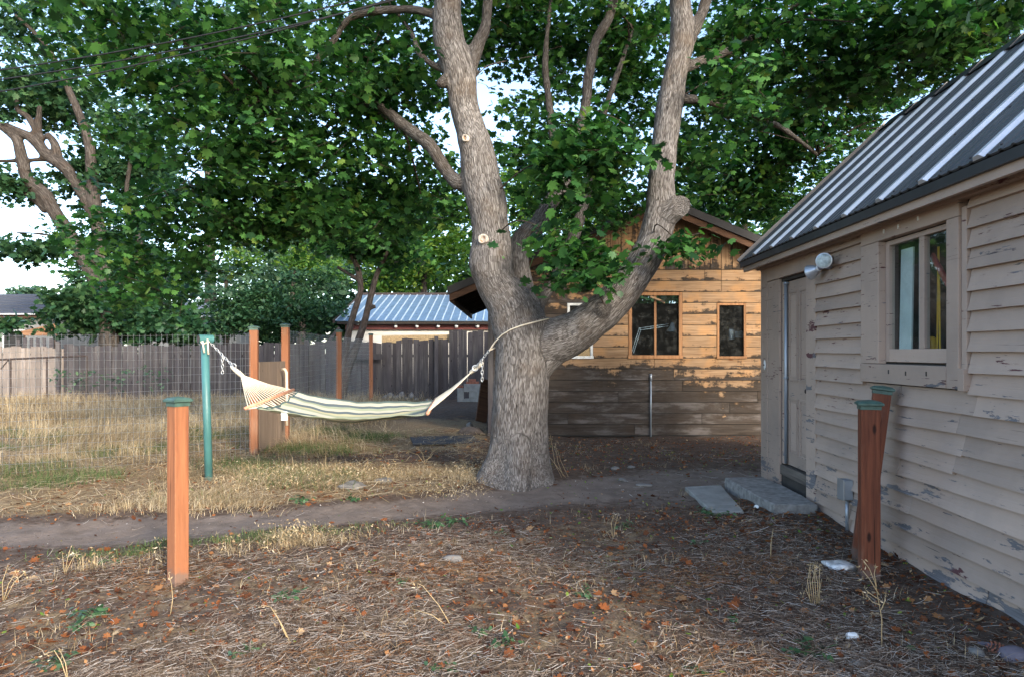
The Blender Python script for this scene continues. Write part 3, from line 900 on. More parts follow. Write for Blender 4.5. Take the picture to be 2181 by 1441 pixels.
# barn roof
for sgn, xe in ((-1, -1.12), (1, 6.42)):
    ze = roofz(xe) + .03; zr = RAZ + .03
    for (nm, mat, y0, y1, dz0, dz1) in (('roof_sheet', BTRIM, 11.86, 18.3, .005, .035), ('roof_deck', SOFFIT, 11.93, 18.25, -.028, .002), ('rake_trim', BTRIM, 11.82, 11.855, -.09, .045), ('barge_board', RAFTER, 11.87, 11.90, -.21, -.045)):
        a, b = (RAX + sgn * .001, zr), (xe + (-sgn * .03 if nm != 'roof_sheet' and nm != 'rake_trim' else 0), 0)
        zb_ = zr - RSL * abs(b[0] - RAX)
        vs = [(a[0], y, a[1] + d) for y in (y0, y1) for d in (dz0, dz1)] + [(b[0], y, zb_ + d) for y in (y0, y1) for d in (dz0, dz1)]
        MB().add(vs, [(0, 1, 3, 2), (4, 6, 7, 5), (0, 4, 5, 1), (2, 3, 7, 6), (0, 2, 6, 4), (1, 5, 7, 3)]).build(nm, mat, barn)
    xi = xe - sgn * .03
    MB().box(min(xi, xi - sgn * .03), max(xi, xi - sgn * .03), 11.91, 18.2, ze - .2, ze - .03).build('eave_board', RAFTER, barn)
    k = 0
    for yy in np.arange(12.4, 18, .61):
        MB().add([(xi - sgn * .04, yy + d, roofz(xi - sgn * .04) + e) for d in (0, .04) for e in (-.11, -.003)] + [(RAX + sgn * 2.9, yy + d, roofz(RAX + 2.9) + e) for d in (0, .04) for e in (-.11, -.003)],
                 [(0, 1, 3, 2), (4, 6, 7, 5), (0, 4, 5, 1), (2, 3, 7, 6), (0, 2, 6, 4), (1, 5, 7, 3)]).build('rafter', SOFFIT, barn)
MB().add([(RAX - .14, 11.815, RAZ + .02), (RAX, 11.815, RAZ + .09), (RAX + .14, 11.815, RAZ + .02), (RAX - .14, 18.3, RAZ + .02), (RAX, 18.3, RAZ + .09), (RAX + .14, 18.3, RAZ + .02)],
         [(0, 1, 4, 3), (1, 2, 5, 4), (0, 3, 5, 2), (0, 2, 1), (3, 4, 5)]).build('ridge_cap', BTRIM, barn)
o = MB().tube([(0, 0, -.05), (0, 0, 1.12)], .014, 8).tube([(0, 0, 1.0), (0, 0, 1.12)], .02, 8).build('conduit', PIPE, None, True)
o.location = (2.482, BY - .045, .0); tag(o, 'thin grey conduit rising from the soil up the barn boards under the double window', 'conduit')
# lamps inside the barn
dl = thing('desk_lamp', 'white jointed desk lamp behind the double barn window', 'lamp', (2.16, BY + .3, 1.43))


def pw(px, py, Y): return P(px, py, Y) - Vector((2.16, BY + .3, 1.43))


Yl = BY + .30
MB().lathe([(.001, -.02), (.085, -.02), (.085, 0), (.012, .01), (.012, .04)], 18).build('base', WHITE, dl, True)
for dz in (-.018, .018):
    MB().tube([pw(1347, 751, Yl) + Vector((dz, 0, 0)), pw(1363, 701, Yl) + Vector((dz, 0, 0))], .007, 6).build('arm', WHITE, dl)
    MB().tube([pw(1362, 701, Yl) + Vector((0, 0, dz)), pw(1424, 692, Yl) + Vector((0, 0, dz))], .007, 6).build('arm', WHITE, dl)
MB().lathe([(.022, -.012), (.022, .012)], 12, Matrix.Translation(pw(1362, 700, Yl)) @ Matrix.Rotation(math.pi / 2, 4, 'X')).build('joint', WHITE, dl, True)
MB().lathe([(.02, .13), (.035, .12), (.05, .05), (.10, -.04), (.095, -.04)], 20, Matrix.Translation(pw(1431, 702, Yl)) @ Matrix.Rotation(.15, 4, 'Y')).build('shade', WHITE, dl, True)
sl = thing('wall_light', 'white cylinder spotlight behind the single right barn window', 'light', (0, 0, 0))
c0 = P(1558, 712, BY + .25)
MB().lathe([(.02, -.10), (.05, -.085), (.055, .07), (.045, .095), (.01, .1)], 18, Matrix.Translation(c0)).build('shade', WHITE, sl, True)
MB().box(c0.x + .05, c0.x + .24, c0.y - .02, c0.y + .02, c0.z - .06, c0.z + .06).build('bracket', CHALK, sl, bevel=.004)

# ------------------------------------------------------------------ posts with green caps
def make_post(label, loc, h, s, rz, mat, group, tilt=None):
    t = thing('wood_post', label, 'post', loc, rz, group)
    if tilt: t.rotation_euler = (Matrix.Rotation(tilt, 3, 'Y') @ Matrix.Rotation(math.radians(-24), 3, 'Z')).to_euler()
    MB().box(-s / 2, s / 2, -s / 2, s / 2, -.12, h).build('shaft', mat, t, bevel=.006)
    c = s / 2
    MB().add([(x * (c + a), y * (c + a), z) for a, z in ((.004, h - .012), (.004, h + .012), (.018, h + .018), (.018, h + .03), (.0, h + .043), (-c * .95, h + .052)) for x, y in ((-1, -1), (1, -1), (1, 1), (-1, 1))],
             [tuple(reversed(range(4)))] + [(i * 4 + j, i * 4 + (j + 1) % 4, i * 4 + 4 + (j + 1) % 4, i * 4 + 4 + j) for i in range(5) for j in range(4)] + [(20, 21, 22, 23)]).build('cap', CAPM, t)
    return t


GP = 'green capped cedar posts'


def gpt(px, D): 
    X = (px - CX) / F * D
    return (X, D, ghs(X, D))


make_post('orange cedar post standing alone on the near side of the dirt path', gpt(379, 4.48), 1.17, .096, math.radians(-33), POST, GP)
make_post('orange post with wire mesh stapled to it, left side of the plywood gate', gpt(541, 9.9), 1.81, .115, math.radians(12), POST, GP)
make_post('tall orange post at the right edge of the plywood gate, behind the hammock', gpt(608, 11.4), 1.93, .115, math.radians(5), POST, GP)
make_post('slim orange post in front of the twin leaning tree trunks', gpt(722, 16.0), 2.0, .125, math.radians(10), POST, GP)
make_post('farthest and thinnest orange post, by the board fence right of the leaning trunks', gpt(790, 20.0), 2.0, .115, math.radians(10), POST, GP)
make_post('upright shaded cedar post standing before the shed siding', gpt(1851, 4.62), 1.15, .118, math.radians(-16), POST_SHADE, GP)
bx, by_, _ = gpt(1833, 5.0)
make_post('leaning shaded cedar post tipped against the shed wall below the window', (bx - .005, by_, ghs(bx, by_)), 1.22, .118, 0, POST_SHADE, GP, math.radians(7.6))

# ------------------------------------------------------------------ teal pole and hammock
pole = thing('metal_pole', 'leaning teal steel pole holding the left end of the hammock', 'pole', (0, 0, 0))
pb, pt = P(446, 1022, 8.08), P(436, 724, 8.08)
MB().tube([pb - Vector((0, 0, .2)), pt], .045, 16).build('shaft', TEAL, pole, True)
cp = P(437, 722, 8.08)
MB().tube([cp + Vector((-.055, -.06, .0)), cp + Vector((.06, .06, .0))], .052, 16, False).build('crosspipe', TEAL, pole, True)
cr = MB()
for d in (-1,):
    cr.tube([cp + Vector((-.056, -.061, 0)), cp + Vector((-.05, -.055, 0))], .046, 16)
cr.build('pipe_mouth', RUSTP, pole)

ham = thing('hammock', 'striped cream and sage hammock slung between the teal pole and the big tree', 'hammock', (0, 0, 0))
A0, A1 = P(525, 868, 7.62), P(622, 830, 8.5)            # left spreader ends (near, far)
B0, B1 = P(911, 879, 7.62), P(928, 849, 8.5)            # right spreader ends
NU, NV = 48, 25
hv, hf, huv = [], [], []
for i in range(NU):
    u = i / (NU - 1)
    for j in range(NV):
        v = j / (NV - 1)
        u2 = .045 + u * .945
        a = A0.lerp(A1, .04 + .92 * v); b = B0.lerp(B1, .04 + .92 * v)
        p = a.lerp(b, u2)
        endsag = 4 * u2 * (1 - u2)
        cross = 4 * v * (1 - v)
        p.z -= .055 * endsag + .13 * cross * (.15 + .85 * endsag ** .7) + .035 * endsag * (1 - v)
        p.z += .011 * math.sin(v * 34 + u * 5) * (1 - .75 * endsag) + .006 * math.sin(u * 17 + v * 9) + .02 * mnoise.noise(Vector((u * 5, v * 2.5, 1.3))) + .012 * mnoise.noise(Vector((u * 13, v * 4, 4.3)))
        p.y += (v - .5) * (-.25) * endsag * .5
        scallop = .03 * abs(math.sin(v * math.pi * 9)) if i in (0,) else 0
        p.x += scallop
        hv.append(p); huv.append((u, v))
for i in range(NU - 1):
    for j in range(NV - 1):
        hf.append((i * NV + j, (i + 1) * NV + j, (i + 1) * NV + j + 1, i * NV + j + 1))
bed = MB().add(hv, hf)
me = bpy.data.meshes.new('bed'); me.from_pydata(bed.v, [], bed.f)
uvl = me.uv_layers.new(name='UVMap')
for lp in me.loops: uvl.data[lp.index].uv = huv[lp.vertex_index]
me.polygons.foreach_set('use_smooth', [True] * len(me.polygons)); me.materials.append(CANVAS)
bedo = link(bpy.data.objects.new('bed', me), ham)
sd = bedo.modifiers.new('thick', 'SOLIDIFY'); sd.thickness = .006
BARW = m_wood('spreader_wood', (.36, .16, .09), (.60, .33, .22), 1, 30, .6, None, .3, False)
d = (A1 - A0).normalized()
MB().tube([A0 - d * .03, A1 + d * .03], .02, 10).build('spreader_bar', BARW, ham, True)
d = (B1 - B0).normalized()
MB().tube([B0 - d * .03, B1 + d * .03], .02, 10).build('spreader_bar', BARW, ham, True)
edge = MB()
for e0 in (0, NU - 1):
    edge.tube([hv[e0 * NV + j] for j in range(NV)], .009, 6)
edge.build('hem_cord', m_plain('dark_teal_cord', (.06, .11, .11), .9, 0, .2, 40), ham, True)
ringA, ringB = P(513, 797, 8.06), P(1008, 788, 8.02)
NR = 18
for (C0, C1, ring, e0, sg) in ((A0, A1, ringA, 0, 1), (B0, B1, ringB, NU - 1, -1)):
    for k in range(NR):
        v = (k + .5) / NR
        m = C0.lerp(C1, v)
        jj = min(NV - 1, max(0, int(round(v * (NV - 1)))))
        e = hv[e0 * NV + jj]
        mid = ring.lerp(m, .55) + Vector((0, 0, -.012))
        MB().tube([ring + (m - ring) * .02, mid, m + Vector((0, 0, .012)), m + Vector((.008 * sg, 0, -.015)), e], .0052, 5).build('rope', ROPE, ham)
    whip = (ring - C0.lerp(C1, .5)).normalized()
    w_ = MB().tube([ring - whip * .05, ring + whip * .02, ring + whip * .10, ring + whip * .15], [.022, .03, .024, .014], 10)
    w_.build('rope_whipping', ROPE, ham, True)
topA = cp + Vector((.04, .02, -.03))
ropeEndB = P(1042, 746, 7.86)


def chain(name, a, b, n=None):
    L = (b - a).length; n = n or max(3, int(L / .036)); m = MB()
    q = (b - a).to_track_quat('X', 'Z').to_matrix().to_4x4()
    for i in range(n):
        c = a.lerp(b, (i + .5) / n)
        m.torus(.013, .0042, Matrix.Translation(c) @ q @ Matrix.Rotation(math.pi / 2 * (i % 2), 4, 'X'), 10, 5, 1.75 * L / n / .036)
    return m.build(name, ZINC, ham, True)


eyeA, eyeB = P(497, 779, 8.06), P(1012, 783, 7.98)
for c in (eyeA, eyeB):
    MB().torus(.032, .007, Matrix.Translation(c) @ Matrix.Rotation(math.pi / 2, 4, 'X'), 16, 6).build('ring', ZINC, ham, True)
chain('chain', topA, eyeA); chain('chain', eyeB, ropeEndB)
tA = topA.lerp(eyeA, .55); chain('chain_tail', tA, tA - Vector((-.0, 0, .22)))
tB = eyeB.lerp(ropeEndB, .5); chain('chain_tail', tB, tB - Vector((-.0, 0, .25)))
MB().tube([cp + Vector((-.03, -.07, -.01)), cp + Vector((.0, -.075, -.06)), topA + Vector((.01, -.03, 0)), topA], .011, 6).tube([cp + Vector((.0, -.07, -.02)), cp + Vector((.02, -.07, -.16))], .011, 6).tube([cp + Vector((.05, -.05, -.0)), cp + Vector((.065, -.06, -.18))], .011, 6).build('tie_strap', ROPE, ham, True)
tg = hv[7 * NV + 1]
MB().box(-.035, .035, -.002, .002, -.09, .01, Matrix.Translation(tg + Vector((0, -.008, 0)))).build('fabric_tag', WHITE, ham)

# ------------------------------------------------------------------ trees
def catmull(pts, sub=4):
    out = []
    n = len(pts)
    for i in range(n - 1):
        p0, p1, p2, p3 = (np.array(pts[max(0, min(n - 1, i + k))]) for k in (-1, 0, 1, 2))
        for s in range(sub):
            t = s / sub
            out.append(.5 * ((2 * p1) + (-p0 + p2) * t + (2 * p0 - 5 * p1 + 4 * p2 - p3) * t * t + (-p0 + 3 * p1 - 3 * p2 + p3) * t ** 3))
    out.append(np.array(pts[-1]))
    return out


def limbs3(L, wob=0.0):
    """limb lists (px, py, D, r_px) -> list of arrays (x,y,z,r)"""
    res = []
    for pts in L:
        q = []
        for px, py, D, r in pts:
            p = P(px, py, D); q.append((p.x, p.y, p.z, r * D / F))
        res.append(np.array(catmull(q, 4)))
    return res


def bark_attr(me, L, stretch=.125):
    n = len(me.vertices); V = np.empty(n * 3, np.float32); me.vertices.foreach_get('co', V); V = V.reshape(-1, 3).astype(float)
    best = np.full(n, 1e9); out = np.zeros((n, 3)); off = 0.0; gir = np.zeros(n)
    for limb in L:
        s = 0.0
        for a, b in zip(limb[:-1], limb[1:]):
            A, B = a[:3], b[:3]; ab = B - A; L2 = ab @ ab
            if L2 < 1e-9: continue
            l = math.sqrt(L2); ax = ab / l
            t = np.clip(((V - A) @ ab) / L2, 0, 1)
            q = V - (A + t[:, None] * ab); d = np.linalg.norm(q, axis=1) / (a[3] + (b[3] - a[3]) * t)
            e1 = np.cross(ax, [0, 1., 0]); e1 = e1 / max(1e-6, np.linalg.norm(e1)); e2 = np.cross(e1, ax)
            m = d < best
            best[m] = d[m]
            gir[m] = (a[3] + (b[3] - a[3]) * t)[m]
            out[m, 0] = (q @ e1)[m] + off; out[m, 1] = (q @ e2)[m]; out[m, 2] = ((s + t * l) * stretch)[m] + off
            s += l
        off += 3.7
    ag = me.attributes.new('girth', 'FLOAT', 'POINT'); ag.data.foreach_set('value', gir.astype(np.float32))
    at = me.attributes.new('bark', 'FLOAT_VECTOR', 'POINT'); at.data.foreach_set('vector', out.astype(np.float32).ravel())


def make_trunk(L, mat, parent, voxel=None, name='trunk', sides=20, lump=0.0, smooth_it=12):
    m = MB()
    for limb in L:
        m.tube([l[:3] for l in limb], [l[3] for l in limb], sides)
    o = m.build(name, mat, parent, True)
    if voxel:
        md = o.modifiers.new('r', 'REMESH'); md.mode = 'VOXEL'; md.voxel_size = voxel; md.use_smooth_shade = True
        sm = o.modifiers.new('s', 'SMOOTH'); sm.factor = .5; sm.iterations = smooth_it
        dg = bpy.context.evaluated_depsgraph_get()
        nm = bpy.data.meshes.new_from_object(o.evaluated_get(dg))
        o.modifiers.clear(); o.data = nm
        nm.name = name
        if lump:
            n = len(nm.vertices); V = np.empty(n * 3, np.float32); N = np.empty(n * 3, np.float32)
            nm.vertices.foreach_get('co', V); nm.vertex_normals.foreach_get('vector', N)
            V = V.reshape(-1, 3); N = N.reshape(-1, 3)
            h = np.array([mnoise.noise(Vector(v) * 5.0) + .6 * mnoise.noise(Vector((v[0] * 16, v[1] * 16, v[2] * 9))) for v in V])
            V = V + N * (h * lump)[:, None]
            nm.vertices.foreach_set('co', V.astype(np.float32).ravel())
        nm.polygons.foreach_set('use_smooth', np.ones(len(nm.polygons), bool))
        if not nm.materials: nm.materials.append(mat)
    bark_attr(o.data, L)
    return o


half = [(0, -.02), (.14, -.10), (.34, -.06), (.27, .10), (.43, .13), (.58, .30), (.38, .36), (.44, .52), (.40, .70), (.19, .60), (.12, .82), (0, 1.0)]
MAPLE = [(x, y, -.30 * abs(x) + .2 * x * x - .26 * y * y) for x, y in half] + [(-x, y, -.30 * abs(x) + .2 * x * x - .26 * y * y) for x, y in half[1:-1]]
nh = len(half)
MAPLE_F = [tuple(range(nh)), tuple([0, nh - 1] + list(range(2 * nh - 3, nh - 1, -1)))]
OVAL = [(0, 0, 0), (.26, .28, -.05), (.22, .68, -.07), (0, 1, -.08), (-.22, .68, -.07), (-.26, .28, -.05)]
OVAL_F = [(0, 1, 2, 3), (0, 3, 4, 5)]


def leaf_crown(name, blobs, size, mat, parent, per=14, spray=.28, tmpl=(MAPLE, MAPLE_F), flat=.55, twigs=None, seed=1, tilt=.75):
    """blobs: (centre xyz, radii xyz, number of sprays). Leaves sit along drooping sprays inside each blob."""
    r = np.random.default_rng(seed); pos = []; nr = []; an = []
    for c, rad, n in blobs:
        u = r.normal(size=(n, 3)); u /= np.linalg.norm(u, axis=1, keepdims=True)
        q = u * (r.random((n, 1)) ** (1 / 2.2)) * np.array(rad) + np.array(c)
        q += r.normal(size=(n, 3)) * .12 * np.array(rad)
        a = r.random(n) * 6.283
        dirv = np.stack([np.cos(a), np.sin(a), r.normal(size=n) * .25 - .25], 1)
        t = r.random((n, per)) - .3
        p = q[:, None, :] + dirv[:, None, :] * (t[:, :, None] * spray * 2.0) + r.normal(size=(n, per, 3)) * np.array([spray * .42, spray * .42, spray * .22])
        pos.append(p.reshape(-1, 3))
        sn = np.repeat(r.normal(size=(n, 2)) * .38, per, 0)
        nn = np.concatenate([sn + r.normal(size=(n * per, 2)) * tilt, np.ones((n * per, 1))], 1)
        nr.append(nn); an.append(r.random(n * per) * 6.283)
        if twigs is not None:
            for k in range(n):
                twigs.append((q[k] - dirv[k] * spray * .7, q[k] + dirv[k] * spray * 1.1))
    pos = np.concatenate(pos); nr = np.concatenate(nr); an = np.concatenate(an)
    sz = size * np.clip(r.normal(1, .36, len(pos)), .4, 1.45)
    return stamp(name, tmpl[0], tmpl[1], pos, frames(nr, an), sz, mat, parent)


def blob(px, py, D, rx, ry, rD, n):
    p = P(px, py, D)
    return ((p.x, p.y, p.z), (rx * D / F, rD, ry * D / F), n)


# ---- the big maple
maple = thing('maple_tree', 'big grey barked maple with forked trunk that holds the right hammock end', 'tree', (0.08, 8, 0))
ML = limbs3([
    [(1098, 1075, 8, 106), (1099, 1032, 8, 92), (1102, 1000, 8, 77), (1106, 950, 8, 64), (1107, 880, 8, 60.5), (1111, 800, 8, 59), (1116, 740, 8, 61), (1108, 685, 8, 60)],
    [(1022, 1055, 7.75, 26), (1042, 1025, 7.82, 30), (1066, 985, 7.88, 33), (1082, 930, 7.93, 34)],
    [(1168, 1060, 7.75, 22), (1150, 1025, 7.8, 27), (1132, 985, 7.86, 30), (1118, 930, 7.92, 31)],
    [(1100, 1062, 7.55, 24), (1103, 1035, 7.62, 30), (1105, 985, 7.76, 36), (1106, 920, 7.86, 36)],
    [(1110, 720, 8, 58), (1086, 650, 7.97, 50), (1056, 602, 7.94, 43), (1045, 557, 7.92, 47), (1047, 517, 7.92, 42), (1043, 474, 7.92, 40), (1037, 430, 7.92, 42), (1025, 388, 7.95, 42), (1013, 311, 7.95, 36), (990, 233, 8, 31), (979, 155, 8, 34), (955, 78, 8.05, 33), (953, 0, 8.1, 28), (945, -110, 8.2, 25), (930, -240, 8.3, 19), (900, -400, 8.5, 10)],
    [(990, 160, 8, 22), (1017, 97, 8.1, 15), (1033, 58, 8.2, 12), (1039, 0, 8.3, 11), (1050, -120, 8.5, 9), (1080, -260, 8.8, 4)],
    [(1120, 690, 8.15, 40), (1119, 640, 8.25, 26), (1109, 580, 8.33, 21), (1106, 525, 8.38, 21), (1122, 498, 8.42, 22), (1145, 480, 8.5, 20), (1169, 435, 8.6, 17), (1192, 404, 8.7, 16), (1220, 330, 8.9, 13), (1247, 225, 9.1, 11), (1252, 175, 9.2, 11), (1266, 97, 9.3, 11), (1286, 58, 9.4, 11), (1305, 10, 9.5, 10), (1330, -140, 9.8, 6)],
    [(1140, 690, 8.2, 30), (1147, 657, 8.28, 14), (1163, 627, 8.35, 11), (1182, 594, 8.42, 11), (1208, 530, 8.6, 12), (1228, 486, 8.75, 13), (1243, 435, 8.85, 12), (1251, 400, 8.95, 11), (1262, 320, 9.2, 9), (1300, 200, 9.6, 7), (1350, 60, 10, 4)],
    [(1100, 735, 8.02, 40), (1140, 735, 8.0, 50), (1178, 727, 7.97, 49), (1220, 709, 7.92, 45), (1258, 684, 7.83, 41), (1296, 652, 7.8, 39), (1330, 615, 7.78, 37), (1362, 570, 7.76, 35), (1388, 525, 7.75, 34.5), (1402, 480, 7.75, 34.5), (1408, 430, 7.76, 31), (1408, 388, 7.77, 28.5), (1415, 311, 7.8, 28), (1426, 233, 7.85, 28), (1439, 155, 7.9, 25), (1453, 78, 7.95, 26), (1449, 0, 8, 22), (1446, -110, 8.1, 19), (1430, -260, 8.3, 10)],
    [(1112, 860, 7.99, 36), (1124, 812, 7.99, 37), (1148, 772, 7.98, 36), (1192, 735, 7.95, 33), (1245, 702, 7.9, 27)],
    [(1398, 478, 7.74, 28), (1424, 455, 7.68, 26), (1447, 440, 7.63, 24), (1450, 438, 7.62, 24)],
    [(1465, 90, 7.95, 16), (1485, 50, 8, 13), (1500, 15, 8.05, 12), (1530, -90, 8.2, 9), (1580, -200, 8.4, 4)],
    [(1275, 668, 7.70, 17), (1284, 660, 7.62, 17), (1290, 655, 7.60, 12)],
    [(1010, 385, 7.95, 22), (975, 388, 8.0, 17), (948, 361, 8.1, 13.5), (917, 311, 8.25, 14), (866, 272, 8.5, 13), (823, 237, 8.7, 11), (796, 223, 8.9, 9), (757, 225, 9.1, 7.5), (719, 241, 9.2, 6.5), (695, 272, 9.3, 6), (650, 293, 9.4, 5), (570, 335, 9.5, 3.5), (480, 385, 9.6, 2)],
    [(965, 150, 8, 16), (936, 144, 8.05, 9), (913, 132, 8.1, 7), (893, 113, 8.15, 7), (870, 60, 8.4, 5), (800, -30, 9, 3)],
    [(950, 170, 7.95, 12), (940, 178, 7.9, 11), (934, 170, 7.87, 8)],
    [(950, 40, 8.05, 15), (900, 25, 8.1, 9), (860, 20, 8.2, 9), (790, 26, 8.3, 8.5), (740, 45, 8.4, 8), (690, 115, 8.5, 8), (610, 185, 8.6, 7), (548, 212, 8.7, 7), (525, 253, 8.7, 6.5), (501, 307, 8.7, 6), (440, 345, 8.8, 3), (360, 420, 9, 1.5)],
    [(1192, 404, 8.7, 10), (1178, 300, 8.9, 9), (1166, 190, 9.1, 8), (1161, 136, 9.2, 7), (1170, 30, 9.4, 5), (1190, -120, 9.6, 3)],
    [(1000, 165, 8.0, 9), (1021, 155, 8.1, 4), (1040, 140, 8.2, 3.4), (1090, 128, 8.4, 2.8), (1150, 118, 8.6, 1.8)],
    [(1440, 150, 7.9, 15), (1500, 128, 8.3, 10), (1560, 105, 8.7, 9), (1640, 60, 9.2, 7), (1740, 20, 9.6, 5), (1850, -20, 10, 3)],
    [(1430, 210, 7.9, 14), (1500, 215, 8.6, 8), (1580, 240, 9.6, 7), (1660, 270, 10.8, 6), (1740, 330, 12, 4)],
])
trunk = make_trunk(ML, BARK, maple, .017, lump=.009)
for o_ in [trunk]:
    pass
trunk.data.transform(Matrix.Translation((-.08, -8, 0)))
tb = BVHTree.FromObject(trunk, bpy.context.evaluated_depsgraph_get())
MOFF = Vector((.08, 8, 0))


def onbark(px, py):
    o = Vector((0, 0, CAMZ)); d = (P(px, py, 8) - o).normalized()
    h = tb.ray_cast(o - MOFF, d)
    if h[0] is None: return P(px, py, 7.95), -d
    return h[0] + MOFF, h[1]


for px, py, r in ((1030, 510, .052), (993, 296, .038)):
    p, nn = onbark(px, py)
    nn = (nn + Vector((-.15 if px > 1000 else -.1, -.6, -.05))).normalized()
    M = Matrix.Translation(p - nn * .04 - MOFF) @ nn.to_track_quat('Z', 'Y').to_matrix().to_4x4()
    st = MB().lathe([(r * 1.25, 0), (r * 1.12, .05), (r * 1.02, .078), (r * .84, .082), (r * .62, .076), (r * .58, .06)], 22, M).build('cut_stub', CALLUS, maple, True)
    for v_ in st.data.vertices: v_.co += Vector((mnoise.noise(v_.co * 22), mnoise.noise(v_.co * 22 + Vector((9, 0, 0))), mnoise.noise(v_.co * 22 + Vector((0, 9, 0))))) * .011
    MB().lathe([(.001, .058), (r * .4, .061), (r * .72, .064), (r * .72, .05)], 18, M).build('cut_face', CUTW, st, True)
p, nn = onbark(1441, 441)
twigs = []
blobs = [
    blob(520, 120, 8.6, 330, 150, 1.9, 186), blob(560, 320, 9.2, 300, 150, 1.7, 186), blob(330, 520, 10.0, 190, 120, 1.2, 79), blob(200, 60, 8.0, 130, 100, 1.3, 36),
    blob(560, 440, 9.6, 200, 70, 1.0, 72), blob(820, 180, 9.4, 140, 190, 1.6, 113), blob(850, 410, 10.0, 150, 100, 1.1, 85), blob(1160, 40, 10.2, 260, 90, 1.3, 79),
    blob(1190, 330, 10.2, 150, 160, 1.1, 96), blob(1340, 80, 10.4, 90, 110, 1.0, 46), blob(1300, 420, 11.0, 150, 60, .8, 39),
    blob(1640, 110, 9.4, 170, 150, 1.2, 113), blob(1640, 340, 13.2, 180, 140, 1.2, 170), blob(1540, 400, 13.6, 140, 100, 1.0, 85), blob(1880, 110, 8.6, 200, 110, 1.1, 107), blob(2080, 50, 8.2, 130, 80, 1.0, 70),
    blob(1800, 250, 12.0, 130, 90, 1.2, 59), blob(700, -200, 9, 500, 190, 2.6, 147), blob(1300, -260, 9.5, 550, 220, 2.8, 147), blob(1900, -150, 10, 300, 140, 2.0, 59),
    blob(1265, 320, 7.35, 95, 65, .3, 34), blob(1200, 360, 7.5, 60, 55, .3, 20), blob(1470, 340, 8.3, 60, 40, .3, 10), blob(1245, 555, 7.2, 68, 48, .24, 24), blob(1175, 495, 7.3, 18, 22, .15, 3), blob(1452, 522, 7.3, 28, 28, .18, 7),
    blob(1560, 180, 7.6, 70, 70, .35, 16), blob(1340, 170, 11.5, 70, 110, .8, 46), blob(1000, 60, 11, 60, 90, .8, 24), blob(1690, 240, 12.5, 90, 120, 1.0, 60), blob(1450, 300, 13, 80, 140, 1.0, 40), ((5.0, 7.2, 5.6), (1.6, 1.3, .7), 60), ((1.9, 5.0, 7.5), (2.3, 1.6, .8), 120), ((-1.2, 5.4, 7.4), (1.6, 1.3, .7), 60), blob(1540, 170, 11.5, 90, 150, 1.0, 70), blob(1200, 130, 11.5, 130, 120, 1.0, 60), blob(450, 470, 9.8, 160, 60, .9, 45), blob(700, 470, 9.6, 120, 50, .8, 40), blob(1080, 20, 10.5, 60, 60, .8, 20), blob(300, 620, 12.5, 120, 40, .8, 30),  # clumps given in plain xyz are added overhead to shade limbs and barn
]
crown = leaf_crown('crown', blobs, .085, LEAF, maple, 31, .29, twigs=twigs, seed=5, tilt=.62)
crown.location = -MOFF
# thin branches feeding each clump
limb_pts = np.concatenate([l for l in ML])
tw = MB()
rb = random.Random(4)
for (c, rad, n_) in blobs:
    c = np.array(c)
    for k in range(3 if n_ > 40 else 1):
        tgt = c + np.array([rb.uniform(-.6, .6) * rad[i] for i in range(3)]) if n_ > 40 else c
        dd = np.linalg.norm(limb_pts[:, :3] - tgt, axis=1) + (limb_pts[:, 2] > tgt[2] + .9) * .6
        b = limb_pts[np.argmin(dd)]
        m = (b[:3] + tgt) / 2 + np.array([rb.uniform(-.15, .15), rb.uniform(-.15, .15), .18])
        pts = catmull([tuple(b[:3]) + (0,), tuple(m) + (0,), tuple(tgt) + (0,)], 5)
        r0 = min(b[3] * .6, .028) if n_ > 40 else .009
        tw.tube([q[:3] for q in pts], list(np.linspace(r0, .006, len(pts))), 6)
for a, b in twigs[::1]:
    tw.tube([a, (np.array(a) + np.array(b)) / 2 + np.array([0, 0, .03]), b], [.005, .004, .002], 3, False)
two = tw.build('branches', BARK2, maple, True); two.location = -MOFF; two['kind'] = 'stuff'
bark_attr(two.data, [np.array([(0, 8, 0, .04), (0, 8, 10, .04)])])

# rope round the trunk
rp = [ropeEndB]
for px, py in ((1056, 728), (1070, 713), (1088, 702), (1108, 694), (1130, 688), (1150, 683), (1164, 680)):
    p, nn = onbark(px, py); rp.append(p + nn * .012)
rp.append(rp[-1] + Vector((.05, .12, .01)))
MB().tube(rp, .0085, 7).build('trunk_rope', ROPE, ham, True)
MB().tube([ropeEndB + Vector((0, .02, 0)), P(1058, 738, 8.05), P(1075, 725, 8.3)], .0085, 7).build('trunk_rope', ROPE, ham, True)


# ---- other trees
def simple_tree(name, label, base, L, crownblobs, size, leafmat, barkmat, seed, per=16, spray=.35, tm=(OVAL, OVAL_F), group=None, vox=None, tilt=.8):
    t = thing(name, label, 'tree', base, 0, group)
    LL = limbs3(L)
    if LL:
        tk = make_trunk(LL, barkmat, t, vox, sides=12, lump=.01 if vox else 0)
        tk.location = -Vector(base)
    cr = leaf_crown('crown', crownblobs, size, leafmat, t, per, spray, tm, seed=seed, tilt=tilt)
    cr.location = -Vector(base)
    return t


def b0(px, D): return ((px - CX) / F * D, D, 0)


